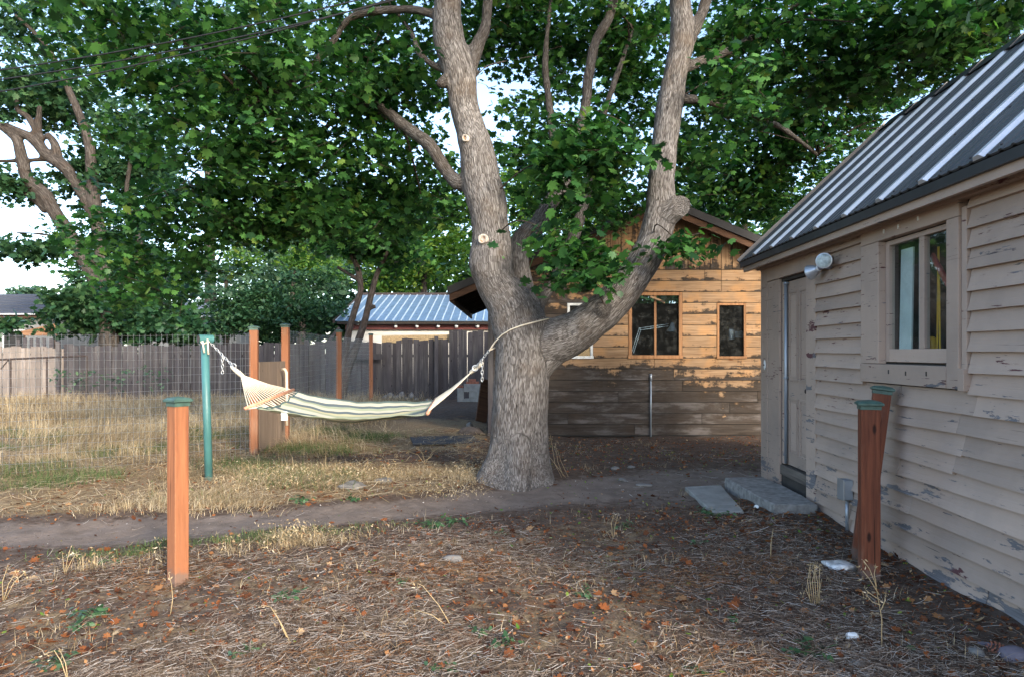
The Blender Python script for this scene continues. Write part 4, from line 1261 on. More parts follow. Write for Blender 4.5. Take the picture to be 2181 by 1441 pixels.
TG = 'trees beyond the board fence'
simple_tree('broken_tree', 'tall old tree with broken bare limbs behind the pale fence boards', b0(232, 24), [
    [(232, 850, 24, 24), (232, 720, 24, 20), (232, 640, 24, 18), (222, 560, 24, 16), (205, 460, 24, 14), (195, 370, 24, 12), (188, 300, 24, 10), (150, 200, 24, 8), (100, 100, 24, 6), (30, 30, 24, 4)],
    [(215, 620, 24, 14), (160, 520, 24, 15), (115, 450, 24, 14), (95, 415, 24, 15), (60, 385, 24, 13), (45, 330, 24, 12), (30, 290, 24, 10), (-30, 250, 24, 7)],
    [(150, 370, 24, 12), (130, 350, 24, 14), (100, 330, 24, 12), (75, 300, 24, 12), (50, 285, 24, 9), (10, 265, 24, 6)],
    [(125, 345, 24, 9), (118, 310, 24, 9), (100, 285, 24, 7)], [(85, 310, 24, 9), (82, 270, 24, 7), (85, 225, 24, 6)], [(90, 300, 24, 9), (60, 250, 24, 7), (38, 235, 24, 6), (36, 205, 24, 5)],
    [(110, 340, 24, 5), (50, 342, 24, 5), (-10, 344, 24, 4)], [(205, 480, 24, 10), (180, 420, 24, 12), (140, 360, 24, 11)], [(100, 450, 24, 10), (60, 415, 24, 7), (0, 400, 24, 5)],
    [(200, 560, 24, 7), (120, 505, 24, 4), (20, 495, 24, 3)], [(250, 620, 24, 8), (300, 540, 24, 7), (270, 430, 24, 6), (280, 330, 24, 5)],
], [blob(70, 530, 24, 85, 32, .9, 42), blob(30, 400, 24, 60, 45, 1, 40), blob(90, 200, 25, 150, 80, 1.5, 190), blob(40, 60, 25, 110, 90, 1.5, 60), blob(180, 380, 25, 60, 90, 1, 70), blob(300, 360, 25, 90, 130, 1.6, 180),
    blob(270, 560, 25.2, 110, 90, 1.0, 150), blob(180, 645, 24.3, 75, 40, .9, 110), blob(250, 680, 24.6, 140, 40, 1.0, 180), blob(15, 690, 23, 40, 14, .5, 16), blob(390, 600, 25, 90, 70, 1.5, 70), blob(380, 700, 24.0, 90, 30, 1.0, 90)],
    .165, LEAF_DK, BARK3, 21, 20, .36, (MAPLE, MAPLE_F), TG, .05)
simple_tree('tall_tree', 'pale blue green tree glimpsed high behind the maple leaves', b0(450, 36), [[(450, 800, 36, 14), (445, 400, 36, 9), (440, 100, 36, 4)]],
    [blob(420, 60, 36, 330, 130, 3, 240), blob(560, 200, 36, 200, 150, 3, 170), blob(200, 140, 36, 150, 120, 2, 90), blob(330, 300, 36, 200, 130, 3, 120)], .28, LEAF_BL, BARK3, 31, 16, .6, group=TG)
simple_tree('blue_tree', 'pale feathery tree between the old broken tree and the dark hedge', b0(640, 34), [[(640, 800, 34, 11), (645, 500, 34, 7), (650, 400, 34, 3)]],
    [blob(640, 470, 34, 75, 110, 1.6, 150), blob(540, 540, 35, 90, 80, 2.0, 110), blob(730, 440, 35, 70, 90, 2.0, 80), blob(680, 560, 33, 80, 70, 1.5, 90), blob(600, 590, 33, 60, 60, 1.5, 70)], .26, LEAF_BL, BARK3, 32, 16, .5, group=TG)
_q = random.Random(12)
_bl = [blob(_q.uniform(470, 715), _q.uniform(585, 720), 26 + _q.uniform(-.7, .9), _q.uniform(24, 48), _q.uniform(18, 36), .6, 24) for _ in range(17)] + [blob(650, 655, 26, 70, 50, 1.2, 90), blob(560, 680, 26, 90, 40, 1.2, 90)]
simple_tree('evergreen_bush', 'dense dark bush behind the orange gate posts', b0(610, 26), [[(610, 860, 26, 10), (612, 700, 26, 6), (612, 640, 26, 3)]],
    _bl, .14, LEAF_DK, BARK2, 33, 20, .32, group=TG)
_bl = [blob(_q.uniform(520, 720), _q.uniform(540, 640), 28.5 + _q.uniform(-.7, .9), _q.uniform(24, 46), _q.uniform(18, 34), .6, 16) for _ in range(9)]
simple_tree('leafy_shrub', 'yellow green sunlit shrub above the dark bush, left of the leaning trunks', b0(620, 28.5), [[(620, 860, 28.5, 8), (622, 640, 28.5, 5), (630, 570, 28.5, 3)]],
    _bl, .15, LEAF_BR, BARK2, 46, 18, .34, group=TG)
_bl = [blob(_q.uniform(400, 560), _q.uniform(560, 660), 29.5 + _q.uniform(-.7, .9), _q.uniform(26, 46), _q.uniform(18, 34), .6, 14) for _ in range(8)]
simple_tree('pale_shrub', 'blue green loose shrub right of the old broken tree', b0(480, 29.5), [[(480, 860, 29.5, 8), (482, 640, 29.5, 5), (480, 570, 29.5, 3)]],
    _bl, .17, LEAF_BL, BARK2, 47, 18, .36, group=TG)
simple_tree('leaning_tree', 'dark tree with twin leaning trunks at the board fence', b0(742, 20), [
    [(722, 880, 20, 12), (728, 830, 20, 11.5), (733, 760, 20, 9), (747, 690, 20, 7.2), (764, 635, 20, 7), (768, 608, 20, 6.5), (762, 572, 20, 6.5), (749, 543, 20, 5), (730, 500, 20, 3)],
    [(727, 850, 20, 10), (737, 795, 20, 10), (756, 745, 20, 8.5), (775, 690, 20, 7.5), (790, 630, 20, 7), (800, 593, 20, 6), (815, 558, 20, 5.5), (840, 510, 20, 3)],
    [(772, 600, 20, 6), (745, 585, 20, 4), (718, 568, 20, 3.5)], [(778, 660, 20, 5), (800, 652, 20, 4.5)],
], [blob(790, 480, 20, 120, 70, 1.5, 190), blob(720, 480, 20, 70, 60, 1.2, 60), blob(850, 530, 20.5, 50, 50, 1.0, 50)], .15, LEAF, BARK2, 34, 16, .34, (MAPLE, MAPLE_F), TG, .022)
simple_tree('sunlit_tree', 'bright green sunlit tree above the blue metal roof', b0(905, 33), [[(902, 860, 33, 9), (903, 640, 33, 7), (905, 540, 33, 4)], [(903, 600, 33, 5), (860, 520, 33, 3)]],
    [blob(900, 540, 33, 110, 75, 1.8, 230), blob(960, 470, 34, 90, 90, 1.8, 150), blob(830, 580, 33, 60, 50, 1.2, 90), blob(860, 450, 35, 90, 60, 1.8, 90)], .24, LEAF_BR, BARK3, 35, 16, .42, group=TG)
simple_tree('yard_tree', 'green tree rising behind the barn roof, seen between the maple limbs', b0(1180, 27), [[(1180, 850, 27, 12), (1185, 560, 27, 8), (1180, 400, 27, 4)]],
    [blob(1150, 470, 27, 110, 80, 1.8, 150), blob(1260, 430, 28, 90, 80, 1.6, 110), blob(1100, 380, 28, 70, 70, 1.5, 60)], .2, LEAF_BR, BARK2, 36, 16, .4, group=TG)
simple_tree('back_tree', 'leafy tree behind the right slope of the barn roof', b0(1600, 24), [[(1590, 850, 24, 12), (1590, 560, 24, 8), (1580, 400, 24, 4)]],
    [blob(1560, 450, 24, 130, 70, 1.5, 110), blob(1640, 420, 24, 90, 100, 1.5, 60), blob(1430, 430, 25, 60, 45, 1.2, 40)], .19, LEAF, BARK2, 37, 16, .4, group=TG)
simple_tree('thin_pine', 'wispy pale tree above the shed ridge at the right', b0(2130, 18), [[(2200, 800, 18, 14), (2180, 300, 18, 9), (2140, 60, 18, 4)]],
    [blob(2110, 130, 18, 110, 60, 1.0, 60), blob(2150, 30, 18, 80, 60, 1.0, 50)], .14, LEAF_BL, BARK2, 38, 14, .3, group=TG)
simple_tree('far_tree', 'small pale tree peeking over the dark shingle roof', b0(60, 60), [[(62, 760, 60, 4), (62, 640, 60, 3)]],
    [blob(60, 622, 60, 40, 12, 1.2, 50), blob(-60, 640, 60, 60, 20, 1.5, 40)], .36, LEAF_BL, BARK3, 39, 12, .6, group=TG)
o = leaf_crown('far_woods', [blob(x, 690, 48, 130, 45, 2, 70) for x in range(-300, 700, 110)] + [blob(x, 600, 46, 150, 110, 2.5, 130) for x in range(700, 2300, 150)], .5, LEAF_DK, None, 16, .9, (OVAL, OVAL_F), seed=44)
tag(o, kind='stuff')
b = leaf_crown('low_shrubs', [blob(x, 800, 21.2, 60, 26, .5, 9) for x in (150, 240, 330)], .1, LEAF_BL, None, 10, .25, (OVAL, OVAL_F), seed=45); tag(b, kind='stuff')

# ------------------------------------------------------------------ board fence at the back
bf = thing('board_fence', 'old grey board fence with uneven tops across the back of the yard', 'fence', (0, 0, 0))
pale = thing('pale_fence', 'sun bleached pale board fence section left of the grey boards', 'fence', (0, 0, 0))
fr = random.Random(8)
FY = 22.0


def fboard(x, w, h, mat, parent, y=FY, lean=0.0):
    d = fr.uniform(-.02, .02); tt = fr.uniform(-.012, .012)
    M = Matrix.Translation((x, y + d, -.06)) @ Matrix.Rotation(lean + fr.uniform(-.008, .008), 4, 'Y')
    MB().add([M @ Vector(v) for v in [(-w / 2, -.012, 0), (w / 2, -.012, 0), (w / 2, -.012, h + tt), (-w / 2, -.012, h - tt), (-w / 2, .012, 0), (w / 2, .012, 0), (w / 2, .012, h + tt), (-w / 2, .012, h - tt)]],
             [(0, 1, 2, 3), (7, 6, 5, 4), (0, 4, 5, 1), (1, 5, 6, 2), (2, 6, 7, 3), (3, 7, 4, 0)]).build('board', mat, parent)


x = -24.0
while x < -.3:
    px = CX + x / FY * F
    w = fr.uniform(.14, .19)
    if px < 124: h, m, pr = 1.72, FENCEP, pale
    elif px < 430: h, m, pr = 1.79, FENCE, bf
    elif px < 660: h, m, pr = 1.83, FENCE, bf
    elif px < 850: h, m, pr = 1.90, FENCE, bf
    elif px < 955: h, m, pr = 1.97, FENCE, bf
    else: h, m, pr = 2.24, FENCE, bf
    fboard(x + w / 2, w - (.007 if px < 700 else .0005), h + fr.uniform(-.05, .05), m, pr)
    x += w
for z in (.4, 1.35):
    MB().box(-14.6, -.3, FY + .03, FY + .07, z, z + .09).build('rail', FENCE, bf)
    MB().box(-24, -14.7, FY + .03, FY + .07, z, z + .09).build('rail', FENCEP, pale)
for px, h in ((930, 2.02), (128, 1.85), (655, 1.9)):
    xx = (px - CX) / F * FY
    MB().box(xx - .06, xx + .06, FY - .13, FY - .04, -.1, h).build('fence_post', FENCE, bf, bevel=.005)
for k in range(6):
    xx = (38 + k * 14 - CX) / F * 22.6
    fboard(xx, .12, 2.02 + fr.uniform(-.05, .02), FENCE, pale, 22.6)
o = MB().box(-.65, .65, -.02, .02, -.09, .09, Matrix.Translation(P(770, 759, 21.8))).build('loose_plank', FENCE); tag(o, 'dark plank nailed level across the board fence behind the leaning trunks', 'plank')
o = MB().box(-1.12, 1.12, -.02, .02, -.13, .13, Matrix.Translation(P(887, 722, 22.12)) @ Matrix.Rotation(-.02, 4, 'Y')).build('chipboard_strip', OSB); tag(o, 'tan chipboard strip standing along the top of the board fence', 'board')
o = MB().box(-.05, .05, -.02, .02, -.55, .55, Matrix.Translation(P(700, 725, 22.4)) @ Matrix.Rotation(.7, 4, 'Y')).build('leaning_stick', FENCE); tag(o, 'grey stick poking up slantwise over the fence left of the leaning trunks', 'stick')
rk = MB()
g0, g1, g2 = P(-20, 766, 20.5), P(185, 757, 20.5), P(22, 765, 20.5)
rk.tube([g0, g1], .03, 6).tube([g1, P(183, 870, 20.5)], .03, 6).tube([g2, P(22, 870, 20.5)], .03, 6).tube([P(2, 785, 20.5), g2 + Vector((-.05, 0, 0)), P(22, 785, 20.5)], .02, 6).tube([P(100, 761, 20.5), P(100, 870, 20.5)], .025, 6)
tag(rk.build('pipe_frame', RUSTP), 'rusty iron pipe frame standing before the pale fence boards', 'frame')

# wire mesh fences
wf = thing('wire_fence', 'welded wire mesh fence ending at the orange post by the gate', 'fence', (0, 0, 0))
W0, W1 = P(-160, 750, 8.0), P(533, 750, 9.82)


def mesh_panel(a, b, z1, dx, dz, r, parent, name='wire_mesh', mat=ZINC):
    m = MB(); L = math.hypot(b.x - a.x, b.y - a.y); n = int(L / dx); rr2 = random.Random(2)
    def zt(t): return z1(t) if callable(z1) else z1
    for i in range(n + 1):
        t = i / n; x, y = a.x + (b.x - a.x) * t, a.y + (b.y - a.y) * t
        wv = .006 * math.sin(t * 23)
        m.tube([(x, y + wv, .02), (x + .004 * math.sin(i), y - wv, zt(t) * .5), (x, y + wv, zt(t) + .02)], r, 3, False)
    k = int(zt(0) / dz)
    for j in range(k + 1):
        f = 1 - j * dz / zt(0)
        m.tube([(a.x + (b.x - a.x) * t, a.y + (b.y - a.y) * t + r * 2 + .01 * math.sin(t * 11 + j), zt(t) * f + .005 * math.sin(t * 19 + j * 2)) for t in np.linspace(0, 1, 22)], r, 3, False)
    o = m.build(name, mat, parent); o['kind'] = 'stuff'
    return o


mesh_panel(W0, W1, lambda t: 1.70 + .04 * t, .066, .105, .0019, wf)
for px in (-150,):
    D = 8.0 + (px + 160) / 693 * 1.82
    MB().box(-.02, .02, -.02, .02, -.2, 1.7 + .02, Matrix.Translation(P(px, 750, D + .05) - Vector((0, 0, 1.5)))).build('stake', RUSTP, wf)
wf2 = thing('wire_fence', 'fine wire netting running back from the gate past the slim orange posts', 'fence', (0, 0, 0))
for a, b in ((P(612, 750, 11.5), P(722, 750, 16.1)), (P(724, 750, 16.2), P(790, 750, 20.1))):
    mesh_panel(a, b, 1.85, .10, .10, .0016, wf2, 'netting')
# plywood gate
gt = thing('plywood_gate', 'weathered plywood gate between two orange posts behind the hammock', 'gate', (0, 0, 0))
q0, q1 = P(551, 750, 10.05), P(606, 750, 11.2)
ang = math.atan2(q1.y - q0.y, q1.x - q0.x); L = math.hypot(q1.x - q0.x, q1.y - q0.y)
M = Matrix.Translation((q0.x, q0.y, 0)) @ Matrix.Rotation(ang, 4, 'Z')
w_ = L / 3
for k in range(3):
    MB().box(k * w_ + .004, (k + 1) * w_ - .004, -.012, .012, .04, 1.36, M).build('panel', PLY, gt)
for z in (.2, 1.15):
    MB().box(.03, L - .03, .014, .05, z, z + .09, M).build('brace', PLY, gt)
hk = MB().tube([P(601, 786, 10.9), P(607, 786, 10.88), P(610, 792, 10.87), P(611, 830, 10.86), P(611, 905, 10.86)], .022, 8).build('hooked_pipe', ROPE, None, True)
tag(hk, 'cream plastic pipe with hooked top standing by the plywood gate', 'pipe')

# ------------------------------------------------------------------ neighbouring buildings
ns = thing('neighbor_shed', 'long outbuilding with blue grey corrugated metal roof behind the fence', 'building', (0, 0, 0))
ED, RD = 25.0, 29.4
EZ2, RZ2 = 1.5 + 67 / F * ED, 1.5 + 122 / F * RD
NX0, NX1 = (714 - CX) / F * ED, 2.5
sl2 = math.atan2(RZ2 - EZ2, RD - ED); l2 = math.hypot(RZ2 - EZ2, RD - ED)
Mn = Matrix.Translation((0, ED, EZ2)) @ Matrix.Rotation(sl2, 4, 'X')
sh0 = rb0 = None
xx = NX0; k = 0
while xx < NX1:
    if sh0 is None:
        sh0 = MB().box(0, .298, 0, l2, -.02, 0, Mn).build('roof_sheet', ROOFB, ns)
        rb0 = MB().add([Mn @ Vector(v) for v in [(-.03, -.01, .001), (-.012, -.01, .03), (.012, -.01, .03), (.03, -.01, .001), (-.03, l2, .001), (-.012, l2, .03), (.012, l2, .03), (.03, l2, .001)]], [(0, 1, 5, 4), (1, 2, 6, 5), (2, 3, 7, 6), (0, 3, 2, 1)]).build('roof_rib', RIBB, ns)
        a, b = sh0, rb0
    else: a, b = dup(sh0, ns), dup(rb0, ns)
    a.location = (xx, 0, 0); b.location = (xx, 0, 0)
    xx += .30
MB().add([(NX0, RD, RZ2), (NX1, RD, RZ2), (NX1, RD + 4, EZ2), (NX0, RD + 4, EZ2), (NX0, RD, RZ2 - .03), (NX1, RD, RZ2 - .03), (NX1, RD + 4, EZ2 - .03), (NX0, RD + 4, EZ2 - .03)], [(0, 1, 2, 3), (7, 6, 5, 4), (0, 4, 5, 1), (1, 5, 6, 2), (2, 6, 7, 3)]).build('back_roof', ROOFB, ns)
MB().tube([(NX0, RD, RZ2 + .03), (NX1, RD, RZ2 + .03)], .06, 6).build('ridge_cap', RUSTP, ns)
MB().box(-.09, -.002, -.03, l2 + .02, -.09, .035, Matrix.Translation((NX0, 0, 0)) @ Mn).build('rake_trim', RUSTP, ns)
MB().box(NX0 + .3, NX1, ED + .28, ED + .34, EZ2 - .31, EZ2 - .13).build('fascia', REDTRIM, ns)
MB().box(NX0 + .05, NX1, ED + .03, ED + .27, EZ2 - .12, EZ2 - .035).build('eave_board', SOFFIT, ns)
for k in range(11):
    z = k * .215
    MB().add([(NX0 + .35, ED + .40, z), (NX1, ED + .40, z), (NX1, ED + .42, z + .213), (NX0 + .35, ED + .42, z + .213), (NX0 + .35, ED + .46, z), (NX1, ED + .46, z), (NX1, ED + .46, z + .213), (NX0 + .35, ED + .46, z + .213)], [(0, 1, 2, 3), (7, 6, 5, 4), (0, 4, 5, 1), (1, 5, 6, 2), (2, 6, 7, 3), (3, 7, 4, 0)]).build('siding_board', CREAM, ns)
MB().box(NX0 + .36, NX1, ED + .465, RD + 3.6, 0, 2.37).build('wall', CREAM, ns)
gl0 = None
for px in (843, 888, 933, 972, 1017):
    if gl0 is None:
        gl0 = tag(MB().lathe([(.02, .075), (.03, .06), (.06, .03), (.07, 0), (.055, -.045), (.02, -.065)], 12).build('globe_bulb', WHITE, None, True), 'round white globe bulb hanging on the maroon trim under the blue roof', 'bulb', 'globe bulbs under the blue roof')
        o = gl0
    else: o = dup(gl0)
    o['label'] = {843: 'leftmost of the five globe bulbs, nearest the leaning trunks', 888: 'second globe bulb from the leaning trunks', 933: 'middle one of the five globe bulbs under the blue roof', 972: 'fourth globe bulb from the leaning trunks', 1017: 'rightmost of the five globe bulbs, nearest the barn eave'}[px]
    o.location = P(px, 694, ED + .2)

h1 = thing('house', 'low house with dark shingle roof beyond the pale fence', 'house', (0, 0, 0))


def house(t, x0, x1, D, ze, zr, depth, roofm, wallm, oh=.3):
    y0, yr = D, D + depth
    MB().box(x0 + oh, x1 - oh, y0 + oh, y0 + 2 * depth - oh, 0, ze - .15).build('wall', wallm, t)
    n = 7
    for i in range(n):
        a, b = i / n, (i + 1) / n
        z = lambda f: ze + (zr - ze) * f
        y = lambda f: y0 + (yr - y0) * f
        MB().add([(x0, y(a), z(a) + .03), (x1, y(a), z(a) + .03), (x1, y(b), z(b)), (x0, y(b), z(b)), (x0, y(a), z(a) - .05), (x1, y(a), z(a) - .05), (x1, y(b), z(b) - .05), (x0, y(b), z(b) - .05)], [(0, 1, 2, 3), (7, 6, 5, 4), (0, 4, 5, 1), (1, 5, 6, 2), (2, 6, 7, 3), (3, 7, 4, 0)]).build('roof_course', roofm, t)
    MB().add([(x0, yr, zr), (x1, yr, zr), (x1, yr + depth, ze), (x0, yr + depth, ze), (x0, yr, zr - .05), (x1, yr, zr - .05), (x1, yr + depth, ze - .05), (x0, yr + depth, ze - .05)], [(0, 1, 2, 3), (7, 6, 5, 4), (0, 4, 5, 1), (1, 5, 6, 2), (2, 6, 7, 3), (3, 7, 4, 0)]).build('back_roof', roofm, t)
    MB().box(x0, x1, y0 - .04, y0 - .005, ze - .05, ze + .01).build('fascia', WFRAME, t)
    MB().box(x0 + .01, x1 - .01, y0 + .0, y0 + oh - .002, ze - .2, ze - .1).build('soffit', RAFTER, t)


house(h1, -27, (118 - CX) / F * 30, 30, 3.19, 4.3, 3.0, SHINGLE, HOUSEW)
for px in (30, -60):
    wv = MB().box(-.5, .5, -.03, .0, 0, 1.0, Matrix.Translation((P(px, 750, 30.3).x, 30.3, 1.5))).build('window', WFRAME, h1)
    MB().box(-.42, .42, -.04, -.031, .08, .92, Matrix.Translation((P(px, 750, 30.3).x, 30.3, 1.5))).build('pane', INSIDE, wv)
o = MB().add([P(45, 715, 27), P(121, 715, 27), P(121, 688, 27), P(45, 705, 27)] + [p + Vector((0, .08, 0)) for p in (P(45, 715, 27), P(121, 715, 27), P(121, 688, 27), P(45, 705, 27))], [(0, 1, 2, 3), (7, 6, 5, 4), (0, 4, 5, 1), (1, 5, 6, 2), (2, 6, 7, 3), (3, 7, 4, 0)]).build('wood_screen', m_wood('brown_screen', (.2, .1, .05), (.38, .21, .12), 0, 14, .8), None)
o.data.transform(Matrix.Translation((0, 0, 0)))
o2 = MB().box(P(48, 0, 27).x, P(52, 0, 27).x, 27.02, 27.06, 0, 2.2).box(P(114, 0, 27).x, P(118, 0, 27).x, 27.02, 27.06, 0, 2.2).build('leg_posts', RAFTER, o)
tag(o, 'brown slope topped wooden screen just beyond the pale fence', 'screen')
h2 = thing('house', 'blue grey roofed house mostly hidden by leaves behind the old tree', 'house', (0, 0, 0))
house(h2, (285 - CX) / F * 33, (450 - CX) / F * 33, 33, 3.25, 4.1, 3.0, SHINGLEB, HOUSEW)

# ------------------------------------------------------------------ power lines
for a, b, lab in (((-120, 165), (1080, -86), 'topmost of the three black power lines sloping across the upper leaves'), ((-120, 185), (1080, -66), 'middle one of the three black power lines sloping across the upper leaves'), ((-120, 215), (1080, -78), 'lowest of the three black power lines sloping across the upper leaves')):
    p, q = P(*a, 7.0), P(*b, 6.2)
    m = MB().tube([p.lerp(q, t) - Vector((0, 0, .12 * 4 * t * (1 - t))) for t in np.linspace(0, 1, 14)], .0075, 5).build('power_line', BLACKW, None, True)
    tag(m, lab, 'cable')

# ------------------------------------------------------------------ step, slab, stones and odds and ends
def rough_slab(name, pts, z0, z1, mat, rough=.006, sub=3):
    bm = bmesh.new()
    lo = [bm.verts.new((x, y, z0)) for x, y in pts]; hi = [bm.verts.new((x, y, z1)) for x, y in pts]
    k = len(pts)
    bm.faces.new(hi); bm.faces.new(lo[::-1])
    for i in range(k): bm.faces.new((lo[i], lo[(i + 1) % k], hi[(i + 1) % k], hi[i]))
    bmesh.ops.bevel(bm, geom=bm.edges[:], offset=.012, segments=2, affect='EDGES', profile=.5)
    bmesh.ops.triangulate(bm, faces=[f for f in bm.faces if len(f.verts) > 4])
    bmesh.ops.subdivide_edges(bm, edges=bm.edges[:], cuts=sub, use_grid_fill=True)
    for v in bm.verts:
        v.co += Vector((mnoise.noise(v.co * 9), mnoise.noise(v.co * 9 + Vector((5, 0, 0))), mnoise.noise(v.co * 11 + Vector((0, 7, 0))))) * rough
    me = bpy.data.meshes.new(name); bm.to_mesh(me); bm.free(); me.materials.append(mat)
    return link(bpy.data.objects.new(name, me))


o = rough_slab('concrete_step', [(2.39, 6.24), (2.80, 6.24), (2.82, 7.0), (2.80, 7.62), (2.36, 7.58)], -.05, .115, CONC, .010)
tag(o, 'thick pebbly concrete step at the foot of the shed door', 'step')
o = rough_slab('paving_slab', [(1.86, 6.30), (2.16, 6.36), (2.33, 7.6), (1.90, 7.52)], -.03, .028, CONC2, .006)
tag(o, 'flat smooth grey slab beside the concrete doorstep', 'slab')


def rock(name, px, py, w, h, mat, label, cat='stone', d=None, seed=0, group=None, zoff=.0, D=None):
    D = D or CAMZ * F / (py - HY)
    X = (px - CX) / F * D; W = w * D / F / 2; Hh = h * D / F
    bm = bmesh.new(); bmesh.ops.create_icosphere(bm, subdivisions=3, radius=1)
    for v in bm.verts:
        n_ = mnoise.noise(v.co * 1.3 + Vector((seed * 3.1, 0, 0))) * .35 + mnoise.noise(v.co * 3.1 + Vector((0, seed * 1.7, 0))) * .16
        v.co *= 1 + n_
        v.co = Vector((v.co.x * W, v.co.y * (d or W * .8), v.co.z * Hh * .6))
    me = bpy.data.meshes.new(name); bm.to_mesh(me); bm.free(); me.materials.append(mat)
    me.polygons.foreach_set('use_smooth', [True] * len(me.polygons))
    o = link(bpy.data.objects.new(name, me)); o.location = (X, D, ghs(X, D) + Hh * .2 + zoff); o.rotation_euler = (0, 0, seed)
    return tag(o, label, cat, group)


rock('flat_stone', 752, 1034, 56, 20, STONE, 'flat grey stone in the dry grass left of the big trunk', d=.16, seed=1, zoff=-.02)
rock('flat_stone', 815, 1022, 34, 16, STONE, 'smaller pale stone just right of the flat grey stone in the grass', d=.12, seed=2, zoff=-.02)
rock('flat_stone', 967, 1197, 46, 14, STONE, 'thin pale stone lying in the foreground litter', d=.05, seed=0)
rock('white_stone', 1023, 1020, 15, 16, CALLUS, 'small white stone at the left foot of the big trunk', seed=4)
rock('round_stone', 1000, 912, 16, 14, STONE, 'round stone on the soil left of the barn corner', seed=5)
for i, (px, py, w, h, z) in enumerate(((822, 855, 20, 15, 0), (845, 853, 18, 18, .0), (866, 852, 20, 15, 0), (884, 852, 14, 12, 0), (832, 846, 14, 12, .12), (856, 842, 16, 14, .15), (876, 842, 15, 14, .13), (912, 850, 18, 9, 0), (936, 850, 16, 8, 0))):
    rock('rubble_stone', px, py, w, h, STONE, ('rubble stone at the left end of the heap by the board fence', 'second rubble stone along the bottom of the heap', 'third rubble stone along the bottom of the heap', 'small rubble stone at the right foot of the heap', 'left rubble stone on top of the heap', 'middle rubble stone on top of the heap', 'right rubble stone on top of the heap', 'low flat stone lying just right of the rubble heap', 'low flat stone farthest right of the rubble heap, toward the blocks')[i], seed=6 + i, group='rubble heap at the board fence', zoff=z, D=21.0)
rock('river_stone', 2082, 1392, 30, 16, STONE, 'smooth oval grey stone on the soil near the shed foot', d=.035, seed=0)
rock('river_stone', 2160, 1400, 60, 28, STONED, 'large dark rounded stone close under the shed wall', d=.07, seed=3)
o = rock('purple_shard', 2108, 1374, 44, 10, STONED, 'long narrow purple shard of slate near the shed foot', d=.018, seed=0); o.rotation_euler = (0, 0, -.6)
rock('flat_stone', 1828, 1402, 34, 10, STONE, 'flat pale pebble beside the green weed right of centre', d=.03, seed=0)
SL = ('half buried flat stone nearest the trunk, before the barn', 'half buried stone nearer the path than its two neighbours behind', 'longest half buried stone, closest to the paving slab', 'half buried stone farthest right of the pair near the barn')
for i, (px, py, w, h) in enumerate(((1310, 1000, 22, 7), (1325, 1024, 20, 8), (1372, 1035, 34, 7), (1345, 998, 20, 6))):
    rock('half_buried_stone', px, py, w, h, STONE, SL[i], seed=20 + i, group='half buried stones before the barn', d=.05)
o = rock('crumpled_foil', 1788, 1208, 62, 24, FOIL, 'crumpled silver foil lying beside the shaded posts', 'litter', d=.06, seed=9)
o2 = rock('paper_scrap', 1611, 1085, 13, 8, WHITE, 'small white scrap next to the concrete step', 'litter', d=.012, seed=2)
o2 = rock('paper_scrap', 1816, 1348, 30, 12, WHITE, 'torn whitish scrap in the soil by the dried stalk', 'litter', d=.03, seed=3)
# pine cone
pc = thing('pine_cone', 'small brown pine cone on the soil between the two stones', 'pine cone', P(2122, 1388, 3.42))
pc.location.z = ghs(pc.location.x, pc.location.y) + .02
m = MB()
for i in range(44):
    t = i / 44; a = i * 2.4; r_ = .024 * math.sin(math.pi * (.12 + .85 * t)) + .003
    c = Vector((t * .075 - .037, r_ * math.cos(a), r_ * math.sin(a)))
    m.box(-.006, .006, -.005, .005, -.0015, .0015, Matrix.Translation(c) @ Matrix.Rotation(a, 4, 'X') @ Matrix.Rotation(.7, 4, 'Y'))
m.build('scales', BRICK, pc)
MB().tube([(-.037, 0, 0), (.0, 0, 0), (.036, 0, 0)], [.008, .018, .006], 8).build('core', RUSTP, pc)
# blocks and bricks stacked by the barn
for i, (px, py, w, h, z, lab) in enumerate(((1010, 832, .60, .10, 0.0, 'lowest long concrete block of the small stack by the fence'), (1012, 820, .36, .20, .105, 'middle concrete block of the small stack by the fence'), (1006, 800, .50, .235, .31, 'top pale concrete block of the small stack by the fence'), (981, 830, .18, .42, 0, 'narrow upright concrete block left of the block stack'))):
    X = (px - CX) / F * 20.8
    o = MB().box(-w / 2, w / 2, -.1, .1, 0, h).build('concrete_block', CONC2, None, bevel=.008); o.location = (X, 20.8, z); o.rotation_euler = (0, 0, .1 * (i - 1))
    tag(o, lab, 'block', 'concrete blocks by the fence')
for i, (px, z) in enumerate(((1000, .55), (1013, .55), (1006, .625), (979, .425))):
    o = MB().box(-.1, .1, -.05, .05, 0, .07).build('brick', BRICK, None, bevel=.004); o.location = ((px - CX) / F * 20.8, 20.8, z); o.rotation_euler = (0, 0, .2 * i)
    tag(o, ('left red brick lying on the top concrete block', 'right red brick lying on the top concrete block', 'topmost red brick balanced on two others', 'red brick on the narrow upright block')[i], 'brick', 'loose bricks on the blocks')
o = MB().box(-.13, .13, -.02, .02, 0, .95).build('leaning_board', RAFTER, None, bevel=.004); o.location = P(1024, 893, 14.6); o.location.z = .02; o.rotation_euler = (-.25, .28, .5)
tag(o, 'brown board leaning against the left corner of the barn', 'board')
o = MB().box(-.55, .55, -.5, .5, .0, .02).build('rubber_mat', MAT, None); o.location = (-1.15, 11.6, ghs(-1.15, 11.6) + .012); o.rotation_euler = (0, 0, .2)
tag(o, 'dark flat mat on the soil left of the big trunk', 'mat')
rock('soil_clod', 1005, 925, 60, 18, m_plain('soil_clod_earth', (.09, .07, .058), .95, 0, .4, 20, .8), 'low clod of soil at the barn corner', 'clod', d=.15, seed=31)

